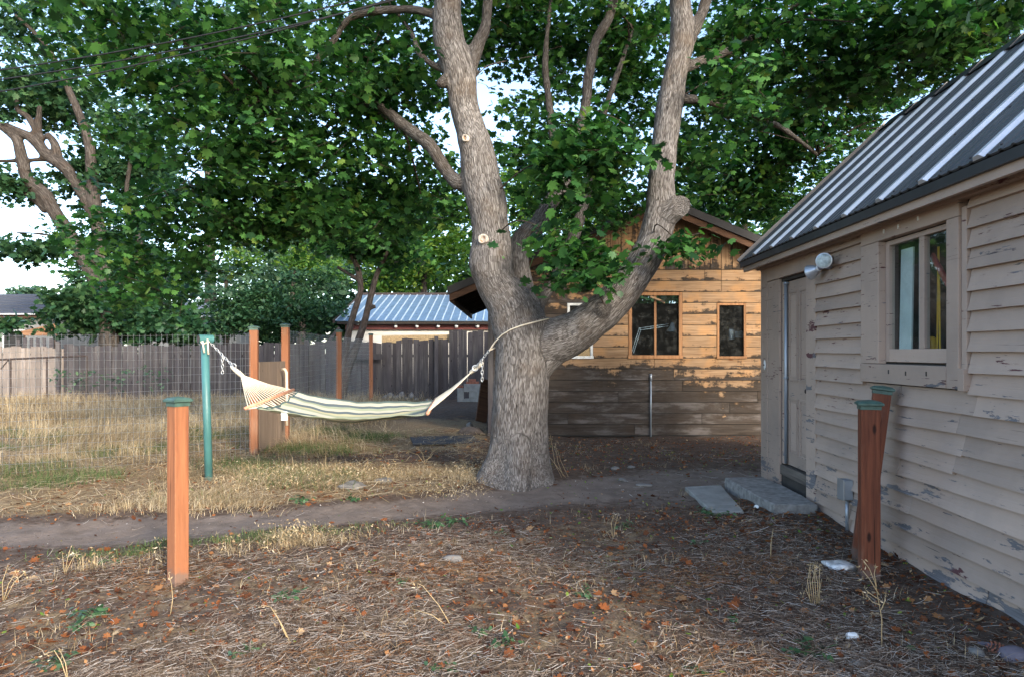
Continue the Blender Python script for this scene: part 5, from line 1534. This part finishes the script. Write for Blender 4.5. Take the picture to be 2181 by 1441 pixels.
# ------------------------------------------------------------------ plants and litter
def ribbons(pos, hgt, az, lean, width, seg=3, curve=1.0):
    """upright blades: returns verts, sizes, loops"""
    N = len(pos); dx, dy = np.cos(az), np.sin(az)
    V = np.zeros((N, seg * 2 + 1, 3))
    for s in range(seg + 1):
        t = s / seg
        out = lean * t ** (1 + curve) * hgt
        z = hgt * (t - .35 * np.minimum(lean, 1.4) * t ** 2.2)
        c = pos + np.stack([dx * out, dy * out, z], 1)
        w = width * (1 - t ** 1.5 * .9) * .5
        if s < seg:
            V[:, s * 2] = c - np.stack([-dy * w, dx * w, 0 * w], 1); V[:, s * 2 + 1] = c + np.stack([-dy * w, dx * w, 0 * w], 1)
        else: V[:, seg * 2] = c
    fl = []
    sz = []
    for s in range(seg - 1): fl += [s * 2, s * 2 + 1, s * 2 + 3, s * 2 + 2]; sz.append(4)
    fl += [seg * 2 - 2, seg * 2 - 1, seg * 2]; sz.append(3)
    k = seg * 2 + 1
    return V.reshape(-1, 3), np.tile(sz, N), (np.arange(N)[:, None] * k + np.array(fl)[None]).ravel()


def scatter(n, x0, x1, y0, y1, prob, r):
    out = np.zeros((0, 2))
    while len(out) < n:
        q = np.stack([r.uniform(x0, x1, n * 2), r.uniform(y0, y1, n * 2)], 1)
        q = q[(q[:, 0] < WX + .0234 * q[:, 1] - .05) | (q[:, 1] > 8.1)]
        q = q[r.random(len(q)) < prob(q[:, 0], q[:, 1])]
        out = np.concatenate([out, q])
    return out[:n]


def with_z(q, dz=0.0): return np.concatenate([q, (gh(q[:, 0], q[:, 1]) + dz)[:, None]], 1)


def wob(x, y, f, s=0):
    return .5 + .25 * np.sin(f * x + 1.7 * s + 1.1 * np.sin(f * .7 * y + s)) + .25 * np.sin(f * 1.3 * y - .9 * s + np.sin(f * .9 * x))


def blades(name, q, hmin, hmax, lean, width, mat, r, tuft=1, spread=.05, swirl=False):
    q = np.repeat(q, tuft, 0); q = q + r.normal(size=q.shape) * spread
    p = with_z(q, -.01); N = len(p)
    h = r.uniform(hmin, hmax, N) * (hmax_f(q) if hmax_f else 1)
    az_ = r.random(N) * 6.283
    if swirl: az_ = 5.5 * wob(q[:, 0], q[:, 1], .9, 3) + r.normal(0, .75, N)
    V, s, l = ribbons(p, h, az_, np.abs(r.normal(lean, lean * .6, N)), r.uniform(.6, 1.3, N) * width)
    o = fast(name, V, s, l, mat)
    return tag(o, kind='stuff')


hmax_f = None
r = np.random.default_rng(11)
pth = lambda x: np.interp(x, PATHX, PATHY)
# tall dry grass along the wire fence and beyond
q = scatter(2500, -16, -2.0, 6.9, 21, lambda x, y: np.clip((y - pth(x) - .9) / 1.2, 0, 1) * np.clip(wob(x, y, 1.7) * 1.5 - .15, 0.05, 1) * np.clip((-2.2 - x + (y - 10) * .0) / 1.2, 0.0, 1) * np.where(y > 12, .8, 1), r)
hmax_f = lambda q: (.5 + .6 * wob(q[:, 0], q[:, 1], 1.1, 2)) * np.clip(.35 + (q[:, 1] - 7.0) * .32, .35, 1.7)
blades('tall_dry_grass', q, .07, .38, 1.9, .0055, STRAW, r, 16, .12, True)
q = scatter(1900, -12, -1.6, 6.8, 14, lambda x, y: np.clip((y - pth(x) - .6) / 1.0, 0, 1) * np.clip(wob(x, y, 2.3, 5) * 2 - .9, 0, 1), r)
hmax_f = None
blades('green_grass_patches', q, .04, .20, 1.0, .0055, GRASSG, r, 14, .08)
qf = scatter(1400, -17, -2.6, 12.5, 21.6, lambda x, y: np.clip(wob(x, y, 1.2, 4) * 1.4, .25, 1) * np.clip((-2.6 - x) / 1.5 + (y - 16) * .1, 0, 1), r)
blades('far_dry_grass', qf, .15, .50, .9, .009, STRAW, r, 13, .12)
# short gold grass between path, hammock and trunk
q = scatter(950, -4.2, .0, 6.4, 9.4, lambda x, y: np.clip((y - pth(x) - .25) / .5, 0, 1) * np.clip(wob(x, y, 2.6, 1) * 2.6 - .95, .03, 1) * np.where((x > -2.4) & (y > 8.7), .35, 1) * np.clip((-.15 - x) / .5, 0, 1) * np.where((np.abs(x + 1.7) < 1.3) & (y > 9.0), .1, 1), r)
blades('short_gold_grass', q, .03, .15, 1.8, .0042, STRAW, r, 12, .08, True)
# fringe along the near edge of the path
q = scatter(85, -3.0, .4, 4.5, 5.6, lambda x, y: np.clip(1 - np.abs(y - (pth(x) - 1.0)) / .35, 0, 1) * np.clip(wob(x, y, 3.1, 4) * 2.2 - .8, 0, 1) * np.where(x < -1.2, 1, .35), r)
blades('path_edge_grass', q, .04, .15, 1.5, .0035, STRAW, r, 16, .05)
q2 = scatter(150, -4.5, .5, 4.6, 6.0, lambda x, y: np.clip(1 - np.abs(y - (pth(x) - .75)) / .25, 0, 1) * np.clip(wob(x, y, 2.0, 7) * 2 - .9, 0, 1), r)
blades('path_edge_green', q2, .02, .08, .8, .005, GRASSG, r, 16, .05)
q3 = scatter(700, -5, 2.4, 1.8, 12, lambda x, y: np.clip(wob(x, y, 3.7, 3) * 1.3 - .5, 0, 1) * (1 - path_w(x, y)), r)
blades('sparse_short_grass', q3, .03, .12, .9, .003, STRAW, r, 6, .03)
# seed heads on the gold grass
SEED = [(0, 0, 0), (.16, .35, .05), (0, 1, 0), (-.16, .35, .05)]
qs = np.concatenate([q[::2], scatter(300, -4, -.3, 7.0, 9.0, lambda x, y: np.clip(wob(x, y, 2.6, 1) * 1.6 - .4, 0, 1), r)])
qs = np.repeat(qs, 9, 0) + r.normal(size=(len(qs) * 9, 2)) * .035
ps = with_z(qs); ps[:, 2] += r.uniform(.03, .13, len(ps))
nr = r.normal(size=(len(ps), 3)); nr[:, 1] -= .5
tag(stamp('grass_seed_heads', SEED, [(0, 1, 2, 3)], ps, frames(nr, r.random(len(ps)) * 6.283), r.uniform(.018, .034, len(ps)), STRAW), kind='stuff')


# loose straw lying on the soil
def lying(name, q, lmin, lmax, width, mat, r, zmax=.02):
    N = len(q); a = r.random(N) * 6.283; L = r.uniform(lmin, lmax, N) ; bend = r.normal(0, .38, N)
    seg = 3; V = np.zeros((N, (seg + 1) * 2, 3)); cur = q.copy(); zo = r.uniform(.002, zmax, N); tl = r.normal(0, .12, N)
    for s in range(seg + 1):
        zz = gh(cur[:, 0], cur[:, 1]) + zo + np.clip(tl * L * (s / seg), -.002, .06)
        w = width * r.uniform(.6, 1.2, N) * .5; nx_, ny_ = -np.sin(a), np.cos(a)
        V[:, s * 2] = np.stack([cur[:, 0] - nx_ * w, cur[:, 1] - ny_ * w, zz], 1); V[:, s * 2 + 1] = np.stack([cur[:, 0] + nx_ * w, cur[:, 1] + ny_ * w, zz + .0012], 1)
        cur = cur + np.stack([np.cos(a), np.sin(a)], 1) * (L / seg)[:, None]; a = a + bend / seg
    fl = []
    for s in range(seg): fl += [s * 2, s * 2 + 1, s * 2 + 3, s * 2 + 2]
    k = (seg + 1) * 2
    return tag(fast(name, V.reshape(-1, 3), np.tile([4] * seg, N), (np.arange(N)[:, None] * k + np.array(fl)[None]).ravel(), mat), kind='stuff')


frontp = lambda x, y: np.clip((pth(x) - .75 - y) / .5, 0.02, 1) * np.clip((2.3 - x + .2 * y) / 1.2, .08, 1)
q = scatter(100000, -5.2, 2.7, 1.7, 6.4, lambda x, y: frontp(x, y) * np.clip(wob(x, y, 2.4, 2) * 1.9 - .35, .14, 1) * np.clip(1.5 - (y - 1.7) * .3, .25, 1), r)
lying('lying_thatch', q, .012, .11, .0019, THATCH, r)
q = scatter(7000, -4.6, 2.6, 1.7, 5.0, lambda x, y: frontp(x, y) * np.clip(wob(x, y, 3.3, 6) * 3.2 - 1.9, 0, 1), r)
lying('rusty_needle_mats', q, .03, .10, .0026, NEEDLE, r, .03)
q = scatter(9000, -8, .1, 6.4, 13, lambda x, y: straw_w(x, y), r)
lying('lying_straw', q, .08, .30, .006, STRAW, r, .05)
q = scatter(1500, -2, 4.3, 5.5, 12, lambda x, y: np.clip(wob(x, y, 2.2, 9) * 1.5 - .5, 0.05, 1), r)
lying('scattered_straw', q, .05, .2, .004, THATCH, r, .015)

# dead leaves: thick along the shed foot and by the step, thin elsewhere
wallx = lambda y: WX + .0234 * y
pl = lambda x, y: np.clip(.10 + .95 * np.exp(-np.clip(wallx(y) - x, 0, 9) / .33) * (y < 6.6) + .9 * np.exp(-(((x - 2.2) / .6) ** 2 + ((y - 5.9) / .45) ** 2)) + .25 * frontp(x, y) * wob(x, y, 2.9, 8) + .12 * ((y > 8.3) & (x > .6)) + .08 * (straw_w(x, y) > .3), 0, 1) * (1 - .85 * path_w(x, y))
q = scatter(4200, -5, 4.3, 1.8, 12.1, pl, r)
half_curl = [(x, y, .30 * x * x + .18 * (y - .5) ** 2 + .10 * y * abs(x)) for x, y, z in MAPLE]
nr = np.concatenate([r.normal(size=(len(q), 2)) * .42, np.ones((len(q), 1))], 1)
p = with_z(q, .008)
tag(stamp('fallen_leaves', half_curl, MAPLE_F, p, frames(nr, r.random(len(q)) * 6.283), r.uniform(.018, .06, len(q)) * np.where(r.random(len(q)) < .8, .65, 1.2), LITTER), kind='stuff')
q = scatter(30000, -5, 4.3, 1.75, 12.1, lambda x, y: np.clip(pl(x, y) * 1.3 + .12 + .25 * frontp(x, y) * wob(x, y, 3.3, 6), 0, 1) * (1 - .9 * path_w(x, y)) * np.clip(1.5 - y * .1, .3, 1), r)
nr = np.concatenate([r.normal(size=(len(q), 2)) * .5, np.ones((len(q), 1))], 1)
tag(stamp('leaf_flecks', [(0, 0, 0), (.3, .4, .12), (0, 1, .05), (-.3, .5, .1)], [(0, 1, 2), (0, 2, 3)], with_z(q, .006), frames(nr, r.random(len(q)) * 6.283), r.uniform(.008, .03, len(q)), LITTER), kind='stuff')
q = scatter(1100, -4.5, 4.2, 1.8, 11, lambda x, y: np.clip(.25 + .5 * (x > .3), 0, 1) * (1 - .6 * path_w(x, y)), r)
nr = np.concatenate([r.normal(size=(len(q), 2)) * .5, np.ones((len(q), 1))], 1)
tag(stamp('green_leaf_scraps', OVAL, OVAL_F, with_z(q, .008), frames(nr, r.random(len(q)) * 6.283), r.uniform(.012, .042, len(q)), GREENBIT), kind='stuff')
q = scatter(330, -4.6, 3.0, 1.8, 5.6, lambda x, y: .25 + .75 * wob(x, y, 2.9, 8), r)
nr = np.concatenate([r.normal(size=(len(q), 2)) * .5, np.ones((len(q), 1))], 1)
tag(stamp('whole_fallen_leaves', half_curl, MAPLE_F, with_z(q, .012), frames(nr, r.random(len(q)) * 6.283), r.uniform(.03, .062, len(q)), LITTER), kind='stuff')
# pebbles
bm = bmesh.new(); bmesh.ops.create_icosphere(bm, subdivisions=1, radius=1)
pv_ = [(v.co.x, v.co.y * .8, v.co.z * .55) for v in bm.verts]; pf_ = [tuple(v.index for v in f.verts) for f in bm.faces]; bm.free()
q = scatter(5200, -6, 4.2, 1.8, 12, lambda x, y: np.clip(.3 + .5 * wob(x, y, 1.9, 12), 0, 1), r)
nr = np.concatenate([r.normal(size=(len(q), 2)) * .5, np.ones((len(q), 1))], 1)
tag(stamp('soil_pebbles', pv_, pf_, with_z(q, .001), frames(nr, r.random(len(q)) * 6.283), .0025 + .009 * r.random(len(q)) ** 3, m_dry('pebble_grit', [(0, (.06, .05, .045)), (.5, (.13, .105, .09)), (.85, (.22, .19, .17)), (1, (.55, .52, .48))], 0)), kind='stuff')

# small green weeds, one thing each
def rosette(px, py, label, size, n, seed, mat=WEED, group='small green weeds in the litter', up=.5):
    D = CAMZ * F / (py - HY); X = (px - CX) / F * D
    t = thing('weed', label, 'weed', (X, D, ghs(X, D)), 0, group)
    rr_ = np.random.default_rng(seed)
    stems = MB(); pos = []; nrm = []; an = []
    for i in range(n):
        a = rr_.random() * 6.283; L = size * rr_.uniform(.25, 1)
        tip = Vector((math.cos(a) * L, math.sin(a) * L, L * up * rr_.uniform(.3, 1)))
        stems.tube([(0, 0, 0), tip * .6 + Vector((0, 0, .01)), tip], .0016, 4)
        for k in range(3):
            f = .5 + .25 * k
            pos.append(tip * f + Vector(rr_.normal(size=3) * size * .08)); nrm.append((math.cos(a) * .5 + rr_.normal() * .3, math.sin(a) * .5 - .35 + rr_.normal() * .3, 1)); an.append(a + rr_.normal() * .5 - 1.57)
    stems.build('stems', mat, t)
    stamp('leaves', OVAL, OVAL_F, np.array([list(v) for v in pos]), frames(np.array(nrm), np.array(an)), min(size, .10) * rr_.uniform(.3, .55, len(pos)), mat, t)
    return t


rosette(1738, 1378, 'broad leaved green weed on the soil below the dried stalk clump', .17, 12, 1)
WLAB = ['leafy low weed left of the lone orange post, upper of a pair', 'low weed left of the lone orange post, lower of a pair', 'green weed right of the foot of the lone orange post', 'pale round leaved weed in the middle foreground, upper of two', 'pale round leaved weed in the middle foreground, lower of two', 'small weed at the bottom edge below the two round leaved ones', 'tiny weed by the thin pale foreground stone', 'dark green weed in the litter between the thin pale stone and the foil', 'tiny green weed on the near edge of the bare path', 'green weed beside the wispy dry tuft at the path', 'larger green weed at the near corner of the paving slab', 'smaller green weed beside the one at the paving slab corner', 'green weed by the path just left of the lone orange post', 'tiny weed in the bare soil below the paving slab', 'tiny weed left of the bent straw coloured stems', 'green weed in the gold grass on the far side of the path', 'green weed just below the flat grey stone', 'wide green weed patch on the near edge of the path', 'green weed at the right end of the wide path edge patch', 'single tiny green sprout near the shed foot and purple shard', 'weed at the bottom edge right of the middle', 'weed at the bottom edge below the lone orange post', 'weed beside the curved straw stem at the bottom left', 'tall green weed in shadow at the foot of the plywood gate', 'small green weed at the near foot of the big trunk']
for i, (px, py, s, n_) in enumerate(((195, 1305, .10, 14), (170, 1330, .09, 9), (615, 1282, .10, 10), (1020, 1350, .075, 9), (1070, 1378, .085, 10), (945, 1425, .07, 9), (862, 1250, .06, 6), (1240, 1260, .11, 9), (1072, 1137, .06, 5), (1330, 1120, .10, 8), (1520, 1100, .14, 10), (1500, 1090, .10, 8), (240, 1195, .09, 9), (1490, 1155, .07, 6), (1550, 1310, .06, 5), (640, 1070, .16, 12), (745, 1065, .14, 9), (920, 1115, .20, 14), (975, 1108, .16, 12), (1950, 1375, .05, 4), (1480, 1432, .07, 7), (520, 1395, .08, 9), (130, 1410, .10, 12), (590, 985, .3, 14), (1120, 1032, .1, 7))):
    rosette(px, py, WLAB[i], s, n_, 50 + i)


# dried stalks
def stalk(px, py, stems, label, cat='dry plant', mat=STRAW, leafy=False, heads=True, rad=.003):
    D = CAMZ * F / (py - HY); X = (px - CX) / F * D; t = thing('dry_stalk', label, cat, (X, D, ghs(X, D)))
    s0 = D / F; pos = []
    for st in stems:
        pts = [Vector(((a - px) * s0, (i % 3 - 1) * .012, (py - b) * s0)) for i, (a, b) in enumerate(st)]
        MB().tube(pts, list(np.linspace(rad, rad * .45, len(pts))), 5).build('stem', mat, t, True)
        pos.append(pts[-1])
        pos += [pts[-1] + Vector((random.uniform(-.02, .02), random.uniform(-.02, .02), random.uniform(-.05, .01))) for _ in range(8)]
    if heads:
        nr_ = rng.normal(size=(len(pos), 3))
        stamp('seed_heads', SEED, [(0, 1, 2, 3)], np.array([list(v) for v in pos]), frames(nr_, rng.random(len(pos)) * 6.283), rng.uniform(.012, .028, len(pos)), mat, t)
    return t


t = stalk(1875, 1368, [[(1875, 1368), (1878, 1310), (1872, 1265), (1862, 1235), (1852, 1205), (1842, 1188)], [(1873, 1270), (1860, 1262), (1845, 1250)], [(1873, 1280), (1858, 1275), (1848, 1262)], [(1864, 1240), (1862, 1215), (1868, 1200)], [(1874, 1290), (1884, 1275), (1888, 1262)], [(1870, 1258), (1851, 1225), (1840, 1210)]], 'tall dried thistle stalk standing alone before the shaded posts')
stalk(1730, 1278, [[(1735 + d, 1278), (1733 + d * 1.3, 1230), (1738 + d * .8 - e, 1195)] for d, e in ((-10, 2), (-6, 6), (-2, -4), (2, 3), (6, 8), (9, -3))] + [[(1728, 1278), (1716, 1245), (1712, 1262)], [(1738, 1276), (1750, 1225), (1748, 1260)]], 'clump of bent straw coloured stems in the litter left of the foil')
stalk(1640, 1190, [[(1640, 1190), (1642, 1160), (1648, 1130)]], 'single short brown stick upright in the soil near the slab', heads=False, rad=.004)
stalk(365, 1302, [[(365, 1302), (368, 1270), (363, 1240), (361, 1212)]], 'thin dry stem right at the foot of the lone orange post')
stalk(620, 1372, [[(620, 1372), (600, 1335), (575, 1300), (560, 1292)], [(612, 1360), (596, 1330), (585, 1312)]], 'pale bent straw stem leaning in the foreground litter')
stalk(148, 1445, [[(148, 1445), (130, 1405), (112, 1385), (98, 1388)], [(148, 1440), (140, 1410), (122, 1380)]], 'curved straw seed stem at the bottom left corner')
stalk(30, 1275, [[(10, 1275), (18, 1240), (32, 1212)], [(10, 1275), (5, 1235), (14, 1200)], [(12, 1275), (30, 1235), (50, 1215)]], 'bushy dry grass tuft at the left edge of the litter')
stalk(140, 1222, [[(140, 1222), (144, 1190), (148, 1168)], [(141, 1222), (152, 1195), (160, 1180)], [(140, 1222), (135, 1200), (130, 1180)]], 'dry upright tuft left of the lone orange post by the path')
stalk(968, 1330, [[(960, 1330), (935, 1290), (900, 1250), (890, 1242)], [(950, 1330), (920, 1310), (880, 1300)]], 'long bleached stem lying aslant in the middle foreground')
stalk(1305, 1138, [[(1306, 1138), (1310, 1110), (1318, 1085)], [(1305, 1138), (1302, 1105), (1308, 1088)], [(1306, 1138), (1300, 1120), (1285, 1132)]], 'wispy dry tuft at the edge of the bare path')
stalk(1190, 1018, [[(1196, 1018), (1182, 990), (1176, 950), (1172, 930)], [(1200, 1016), (1188, 985), (1184, 955)], [(1204, 1018), (1190, 1000), (1170, 975), (1166, 955)], [(1210, 1017), (1195, 985), (1188, 962)]], 'dried weed stems at the right foot of the big trunk')
stalk(905, 985, [[(905, 985), (920, 960), (935, 950)], [(905, 985), (890, 965), (868, 958)], [(906, 985), (900, 962), (890, 950)]], 'arched dry oat grass just left of the big trunk')
